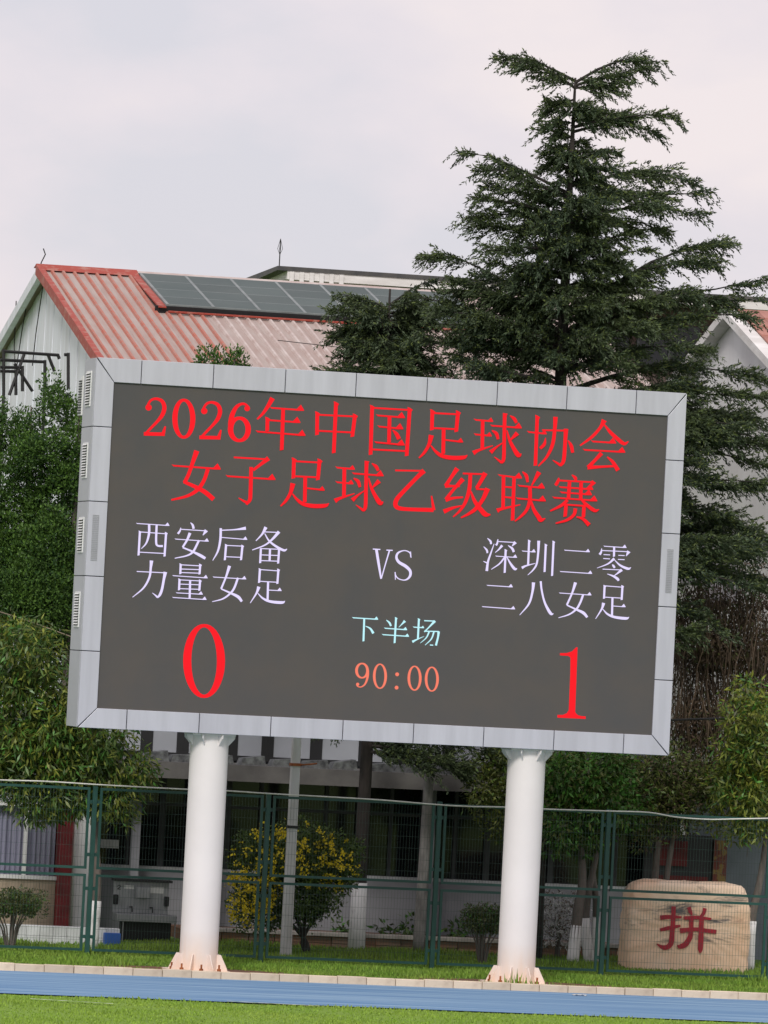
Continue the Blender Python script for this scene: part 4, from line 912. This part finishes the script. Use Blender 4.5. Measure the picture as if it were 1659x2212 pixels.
ctop = at(1243, 168, CY); ctx, ctz = ctop[0], ctop[2]
ppm = FPX/118.
def lim(xs, ys, xt, yt, dy=0.):
    "limb from the trunk at photo point xs, ys to its tip at xt, yt, the tip dy metres nearer or farther"
    a = at(xs, ys, CY); b = at(xt, yt, CY+dy); return (a[2], b[0]-ctx, dy, b[2]-a[2])
rl = random.Random(21)
limbs = [lim(1243,175,1078,119), lim(1243,178,1432,131), lim(1243,190,1110,135,-.4), lim(1243,185,1395,150,.4), lim(1242,215,1175,255), lim(1242,240,1180,290,-.2),lim(1242,190,1340,205,.3),
 lim(1240,275,1455,258,-.3), lim(1240,262,1370,250,.5), lim(1240,285,1425,290,.2), lim(1239,320,1175,330), lim(1239,330,1170,375,.3), lim(1238,370,1345,370,-.5), lim(1238,350,1330,330),
 lim(1236,420,1000,330,.2), lim(1236,430,1035,365,-.5), lim(1236,445,1060,405,.6), lim(1236,400,1500,385,.3), lim(1235,440,1400,425,-.6), lim(1235,450,1525,425,.2), lim(1235,470,1522,455,-.4), lim(1235,475,1440,500,.3),
 lim(1234,480,1012,432,-.3), lim(1234,500,1000,470,.3), lim(1233,530,985,500,-.1), lim(1233,550,1040,540,-.9), lim(1233,560,1435,500,.1), lim(1232,590,1405,545,-.6), lim(1232,600,1060,575,-.8),
 lim(1231,690,1592,530,.3), lim(1231,680,1540,560,-.3), lim(1230,720,1655,598,-.2), lim(1230,740,1640,640,.4), lim(1230,720,1500,640,-.8), lim(1230,760,1620,690,-.4), lim(1230,690,920,550,.5), lim(1230,720,960,590,-.2), lim(1229,760,880,640,.3),
 lim(1228,800,1540,745,-.9), lim(1226,850,1640,800,.2), lim(1224,880,1655,870,-.3), lim(1222,900,1660,930,.5), lim(1220,960,1650,960,-.6), lim(1220,1000,1690,1010,.4), lim(1216,1060,1640,1060,-.4), lim(1214,1100,1600,1130,.2), lim(1212,1130,1660,1160,-.3), lim(1205,1230,1600,1200,.3), lim(1200,1340,1590,1365,-.2), lim(1210,1160,1560,1250,.1),
 lim(1226,800,800,760,.4), lim(1226,790,900,720,-.8), lim(1226,830,1000,800,-1.2), lim(1226,770,1040,690,-1.0), lim(1226,760,1420,700,-1.2), lim(1226,810,1350,790,-1.4)]
for _ in range(14):
    yy = rl.uniform(200, 420); aa = rl.uniform(0, 6.3); ll = rl.uniform(.25, .5); limbs.append((at(1240, yy, CY)[2], ll*math.cos(aa), ll*math.sin(aa), ll*rl.uniform(-.1,.3)))
for _ in range(34):
    yy = rl.uniform(430, 820); aa = rl.uniform(0, 6.3); ll = rl.uniform(.5, 1.2); limbs.append((at(1234, yy, CY)[2], ll*math.cos(aa), ll*math.sin(aa)-.25, ll*rl.uniform(-.05,.35)))
for _ in range(10):
    yt = rl.uniform(620, 800); limbs.append(lim(1228, yt+rl.uniform(30,110), rl.uniform(920,1070), yt, rl.uniform(-1.3, 1.0)))
for _ in range(20):
    yy = rl.uniform(900, 1300); limbs.append(lim(1226-(yy-800)*.05, yy, rl.uniform(1500, 1690), yy+rl.uniform(-70, 40), rl.uniform(-1.2, 1.6)))
def prof_main(t):
    return float(np.interp(t, [0,.25,.45,.55,.62,.68,.74,.80,.86,.92,1.], [3.0,3.7,3.6,3.1,2.7,2.3,1.4,1.2,.7,.4,.3]))
cedar(ctx, CY, ctz, limbs, 'tall dark cedar with forked top rising behind the right half of the scoreboard', 95, 3, prof_main, zlow=5.5)
c2x = gx(768, 9.8); c2top = at(838, 612, 9.8)
lim2 = []
def prof2(t): return float(np.interp(t, [0,.25,.5,.75,.9,1.], [2.6,2.6,2.4,1.9,1.3,.6]))
C2 = [(c2top[2]-.5, -.95, 0., .25), (c2top[2]-.4, .9, .3, .55), (c2top[2]-.9, -1.15, -.3, .35), (c2top[2]-1.3, -.9, -.5, .1), (c2top[2]-.8, 1.5, -.4, .3), (c2top[2]-1.3, 1.9, 0, .2)]
zz = at(860, 1650, 9.8)[2]
C2 += [(zz+.5, 2.2, -.9, -.2), (zz+.3, 1.7, -1.3, -.45), (zz+.2, 1.2, -1.2, -.5), (zz+.9, 2.4, -.4, -.2), (zz+.7, -.9, -1.1, -.2), (zz+1.2, 1.3, -1.4, -.3), (zz+.4, 1.9, -.6, -.7)]
cedar(c2x, 9.8, c2top[2]-.1, C2, 'second cedar with limewashed foot in front of the hall roof, left of the tall one', 120, 5, prof2, zlow=8.6, tr_=.135)
trunk_wash = MB().tube([(c2x,9.8,0),(c2x,9.8,.55),(c2x,9.8,1.32)], [.165,.15,.142], 12).build('limewash', M['lime'], bpy.data.objects['cedar_tree.001'], smooth=True)

def flame(cx, cy, zb, zt, rmax):
    "clumps of an upright conifer: narrowing to its top"
    out = []; n = int((zt-zb)*7)
    for _ in range(n):
        t = rnd.random()**.9; r = rmax*(1-t)**.55+.04; a = rnd.uniform(0, 2*math.pi); q = rnd.uniform(.6, 1)*r
        out.append((cx+q*math.cos(a), cy+q*math.sin(a)*.9, zb+t*(zt-zb)-.25, rnd.uniform(.34,.58)*(1.12-.7*t)))
    return out
def thuja(tx, ty, tops, zb, rmax, label, dens=6000):
    t = thing('arborvitae_tree', (tx, ty, 0), label, 'tree', 'arborvitae trees behind the scoreboard')
    ztop = max(z for _, z in tops)
    trunk_mesh('trunk', [(tx,ty,0),(tx+.03,ty,ztop*.5),(tx,ty,ztop-.4)], [.14,.09,.02], M['bark_g'], t, 8)
    cl = []
    for (x_, z_) in tops:
        cl += flame(x_, ty, zb, z_, rmax)
    blob_crown(t, cl, dens, .066, .018, [M['thuja'], M['thuja_d']], [.75,.25], droop=-.45, outb=.6, spread=.4, shell=.8, stretchz=1.1)
    return t
TY = 15.0
def tp(x, y, Y=TY): p = at(x, y, Y); return (p[0], p[2])
thuja(gx(110,TY), TY, [tp(128,792), tp(88,850), tp(170,850)], 5.2, 1.0, 'bright green arborvitae tree touching the left edge of the scoreboard')
thuja(gx(5,TY+.6), TY+.6, [tp(12,830,TY+.6), tp(55,862,TY+.6), tp(-40,850,TY+.6)], 5.2, 1.05, 'bright green arborvitae tree at the left picture edge below the pipe frame')
thuja(gx(440,9.6), 9.6, [tp(466,722,9.6), tp(505,728,9.6), tp(486,735,9.6)], 8.8, .40, 'small arborvitae tip poking above the top of the scoreboard frame', 4800)

def leafy(name, tx, ty, stems, clumps, mats, probs, label, dens=900, L=.17, Wd=.028, droop=.55, wash=0., group=None, bark='bark_g', cat='tree', **k):
    t = thing(name, (tx, ty, 0), label, cat, group)
    for pts, rad in stems:
        trunk_mesh('trunk', pts, rad, M[bark], t, 9)
        if wash:
            pp = catmull(pts, 4); sub = [p for p in pp if p[2] <= wash]
            if len(sub) < 2: sub = [np.array(pts[0]), np.array(pts[0])+(np.array(pts[1])-np.array(pts[0]))*min(1, wash/max(.01, pts[1][2]-pts[0][2]))]
            f = sub[-1][2]/max(.01, pts[-1][2]); re = rad[0]+(rad[-1]-rad[0])*f
            MB().tube(sub, [rad[0]+.012+(re-rad[0])*i/(len(sub)-1) for i in range(len(sub))], 10).build('limewash', M['lime'], t, smooth=True)
    blob_crown(t, clumps, dens, L, Wd, mats, probs, droop, **k)
    return t
# lower left broadleaf trees
tx = gx(197, 6.6); Yb = 6.6
leafy('broadleaf_tree', tx, Yb, [([(tx,Yb,0),(tx+.03,Yb,1.2),(tx-.05,Yb+.05,2.2),(tx-.2,Yb,4.2)], [.10,.085,.07,.03])],
  scatter([(60,1560,110,130),(40,1420,80,80),(170,1590,110,95),(250,1650,80,55),(120,1690,120,50),(210,1725,60,30),(90,1730,70,28),(250,1745,38,30),(30,1640,60,70)], Yb, 1.0, .20, .36, 20),
  [M['broad'], M['broad_y'], M['glossy']], [.50,.34,.16], 'drooping broadleaf tree with limewashed trunk at lower left of the scoreboard', dens=720, L=.165, Wd=.021, droop=.8, wash=.95, group='broadleaf trees along the fence')
# trees beneath the right half of the board
tx = gx(1255, 8.2); Yb = 8.2
st = [([(gx(1236,Yb),Yb,0),(gx(1243,Yb),Yb,1.0),(gx(1235,Yb)+.12,Yb,1.75),(gx(1225,Yb),Yb+.1,3.2)], [.11,.10,.075,.03]),
      ([(gx(1285,Yb),Yb+.3,0),(gx(1268,Yb),Yb+.3,.9),(gx(1268,Yb)+.1,Yb+.2,1.9),(gx(1275,Yb)+.2,Yb,3.3)], [.10,.085,.06,.03]),
      ([(gx(1285,Yb)+.1,Yb+.35,.0),(gx(1290,Yb),Yb+.3,1.2),(gx(1270,Yb)+.1,Yb+.25,2.0),(gx(1300,Yb)+.3,Yb,3.2)], [.07,.06,.05,.02])]
leafy('broadleaf_tree', tx, Yb, st, scatter([(1250,1720,80,85),(1210,1680,40,60),(1290,1670,70,60),(1260,1800,55,28),(1215,1790,30,40),(1330,1730,60,50)], Yb, 1.0, .2, .34, 20),
  [M['glossy'], M['broad'], M['olive']], [.5,.3,.2], 'glossy green tree with three limewashed stems right of the right pole', dens=1150, L=.125, Wd=.024, droop=.5, wash=.95, group='broadleaf trees along the fence')
tx = gx(1420, 9.0); Yb = 9.0
leafy('broadleaf_tree', tx, Yb, [([(gx(1410,Yb),Yb,0),(gx(1405,Yb),Yb,1.6),(gx(1415,Yb),Yb,3.2)], [.10,.08,.04]), ([(gx(1425,Yb),Yb+.2,0),(gx(1430,Yb),Yb,1.6),(gx(1450,Yb),Yb,3.2)], [.08,.06,.03])],
  scatter([(1400,1720,90,60),(1450,1680,90,60),(1380,1790,60,28),(1500,1740,60,50),(1340,1660,60,40)], Yb, .9, .2, .36, 20),
  [M['olive'], M['broad'], M['vine']], [.6,.25,.15], 'olive green tree with grey stems above the carved boulder', dens=1150, L=.105, Wd=.018, droop=.3, group='broadleaf trees along the fence')
tx = gx(1058, 9.2); Yb = 9.2
leafy('broadleaf_tree', tx, Yb, [([(gx(1120,Yb),Yb+.2,0),(gx(1112,Yb),Yb+.1,1.6),(gx(1085,Yb),Yb,3.4)], [.09,.07,.03])],
  scatter([(1060,1690,48,65),(1085,1760,40,50),(1095,1655,60,40),(1150,1700,60,70)], Yb, .8, .2, .34, 20),
  [M['olive'], M['broad'], M['broad_y']], [.55,.3,.15], 'olive tree with foliage left of the right pole under the board', dens=1150, L=.105, Wd=.018, droop=.3, group='broadleaf trees along the fence')
tx = gx(1622, 7.8); Yb = 7.8
leafy('broadleaf_tree', tx, Yb, [([(gx(1605,Yb)+.1,Yb,0),(gx(1618,Yb),Yb,1.0),(gx(1635,Yb),Yb,1.9),(gx(1660,Yb),Yb,4.4)], [.11,.09,.06,.03])],
  scatter([(1630,1530,55,60),(1640,1620,70,60),(1600,1690,60,60),(1645,1740,60,55),(1600,1770,45,30),(1590,1620,30,40)], Yb, .9, .2, .34, 20),
  [M['broad_y'], M['broad'], M['glossy']], [.65,.2,.15], 'yellow green tree with limewashed trunk right of the boulder at the right edge', dens=900, L=.145, Wd=.021, droop=.6, wash=1.0, group='broadleaf trees along the fence')

# dead vines hanging at the right
vn = thing('vine_thicket', (gx(1560,10.5), 10.5, 0), 'tangle of brown dead vines right of the scoreboard below the cedar', 'vines')
mb = MB()
for k in range(300):
    x0 = rnd.uniform(1440, 1700); y0 = rnd.uniform(1220, 1560); l = rnd.uniform(90, 330); Y0 = rnd.uniform(9.8, 11.2); pts = []
    sw_ = rnd.uniform(-40, 40)
    for q in range(6): pts.append(at(x0+sw_*q/5+rnd.uniform(-7,7), y0+l*q/5, Y0+rnd.uniform(-.1,.1)))
    mb.tube(pts, [.012,.011,.010,.009,.007,.005], 4, cap=False)
o = mb.build('vine_stems', M['vine'], vn); o['kind'] = 'stuff'
blob_crown(vn, scatter([(1560,1430,110,170),(1500,1360,50,110),(1620,1350,60,120),(1500,1580,60,60),(1580,1610,90,60)], 10.8, .7, .2, .36, 22), 900, .11, .016, [M['vine'], M['olive']], [.85,.15], droop=.9, name='dead_leaves')
# darker undergrowth mass behind the fence at right, the whitened hedge
hg = thing('limewashed_hedge', (gx(1203,9.6), 9.6, 0), 'limewashed clipped hedge between the right pole and the stems', 'hedge')
blob_crown(hg, [(gx(1203,9.6)+dx, 9.6+dy, .55+dz, .24) for dx in (-.35,-.12,.12,.3) for dy in (-.15,.15) for dz in (0,.25,.5)], 1500, .09, .012, [M['lime'], M['vine']], [.6,.4], droop=0, name='twigs')
trunk_mesh('stem', [(gx(1203,9.6),9.6,0),(gx(1203,9.6),9.6,.5),(gx(1203,9.6),9.6,.9)], [.06,.05,.03], M['bark_g'], hg, 8)

# yellow flowering bush
fy = 8.0; fb = thing('flowering_bush', (gx(655,fy), fy, 0), 'green bush covered in yellow flowers behind the concrete pole', 'bush')
for a in ((gx(625,fy),.9),(gx(700,fy),1.0),(gx(560,fy),1.1),(gx(660,fy),1.2)):
    trunk_mesh('stem', [(gx(665,fy),fy,0),(gx(652,fy),fy,.35),(a[0],fy,a[1])], [.05,.04,.02], M['bark'], fb, 7)
cl = scatter([(560,1880,62,75),(650,1860,85,80),(720,1860,55,60),(560,1960,60,45),(640,1955,60,40),(700,1940,40,30),(745,1850,25,22)], fy, .75, .13, .22, 15)
blob_crown(fb, cl, 2300, .075, .018, [M['bush']], [1.], droop=.1, name='foliage')
fl = [c for c in cl if c[1] < fy+.1]
Ps = []; Ds = []
for _ in range(290):
    c = rnd.choice([(555,1880,66,85),(650,1850,90,85),(725,1860,52,60),(545,1960,58,50),(620,1840,100,70),(540,1930,55,70)])
    a = rnd.uniform(0, 2*math.pi); q = math.sqrt(rnd.random()); px, py = c[0]+c[2]*q*math.cos(a), c[1]+c[3]*q*math.sin(a)
    p = at(px, py, fy-.75*math.sqrt(max(.05,1-q*q))-.12)
    m = rnd.randint(4, 12)
    Ps.append(p+rg.normal(size=(m,3))*.03); Ds.append(rg.normal(size=(m,3))+np.array([0,-.7,.3]))
leaf_mesh('flowers', np.concatenate(Ps), np.concatenate(Ds), .056, .023, M['flower'], fb)

# clipped vase-shaped shrubs
def shrub(cx, cy, top, rad, label, seed):
    r = random.Random(seed); t = thing('clipped_shrub', (cx, cy, 0), label, 'shrub', 'clipped shrubs behind the fence')
    mb = MB()
    for k in range(16):
        a = r.uniform(0, 2*math.pi); q = rad*r.uniform(.2,1)
        mb.tube([(cx+.05*math.cos(a),cy+.05*math.sin(a),0),(cx+.35*q*math.cos(a),cy+.35*q*math.sin(a),top*.38),(cx+q*math.cos(a),cy+q*math.sin(a)*.8,top*.8)], [.02,.014,.006], 5, cap=False)
    mb.build('stems', M['bark_g'], t)['kind'] = 'stuff'
    cl = [(cx+rad*.9*math.sqrt(r.random())*math.cos(a_), cy+rad*.8*r.uniform(-1,1), top*r.uniform(.62,.93), r.uniform(.08,.13)) for a_ in [r.uniform(0,2*math.pi) for _ in range(120)]]
    blob_crown(t, cl, 4200, .05, .014, [M['shrub'], M['olive'], M['glossy']], [.5,.3,.2], droop=-.1, name='foliage')
shrub(gx(20,5.4), 5.4, at(20,1920,5.4)[2], .62, 'clipped twiggy shrub at the left edge behind the fence', 1)
shrub(gx(1040,7.0), 7.0, at(1040,1957,7.0)[2], .42, 'clipped vase shaped shrub left of the right pole', 2)
# small plants in the planter
for x, wh in ((830, 'right of the limewashed cedar foot'), (880, 'left of the peeling trunk'), (985, 'right of the third fence post'), (735, 'behind the flowering bush')):
    c = gx(x, 11.3); z = ph; t = thing('planter_plant', (c, 11.3, z), 'low dark leafy plant in the stone planter '+wh, 'plant', 'low plants in the stone planter')
    blob_crown(t, [(c, 11.3, z+.12+.1*rnd.random(), .2), (c+.14, 11.3, z+.08, .15)], 1500, .15, .03, [M['bush'], M['glossy']], [.6,.4], droop=.2, name='leaves')
# textured trunk by the third fence post (grey peeling bark)
tx = gx(902, 10.2); t = thing('bare_trunk', (tx, 10.2, 0), 'grey peeling tree trunk beside the third fence post', 'tree')
trunk_mesh('trunk', [(tx,10.2,0),(tx+.02,10.2,1.6),(tx+.04,10.2,3.6)], [.11,.10,.09], mat('peeling_bark', (.30,.29,.28), rough=.9, c2=(.16,.15,.145), vscale=6, bump=.5, bscale=20, stretch=(1,1,.4)), t, 12)
blob_crown(t, scatter([(930,1600,50,40)], 10.2, .5, .2, .3, 20), 500, .12, .02, [M['cedar']], [1.], name='crown')

# a scrap of white paper lying on the track by the kerb
p = CAM+ray(1252, 2150)*((.01-CAM[2])/ray(1252, 2150)[2])
n_ = 6; vs = [(p[0]-.12+.24*i/n_, p[1]-.06+.12*j/n_, .006+.02*abs(math.sin(i*1.9+j*.8))) for j in range(n_+1) for i in range(n_+1)]
tag(MB().add(vs, [(j*(n_+1)+i, j*(n_+1)+i+1, (j+1)*(n_+1)+i+1, (j+1)*(n_+1)+i) for j in range(n_) for i in range(n_)]).build('paper_scrap', M['paper']), 'crumpled white paper scrap on the blue track by the kerb', 'litter')
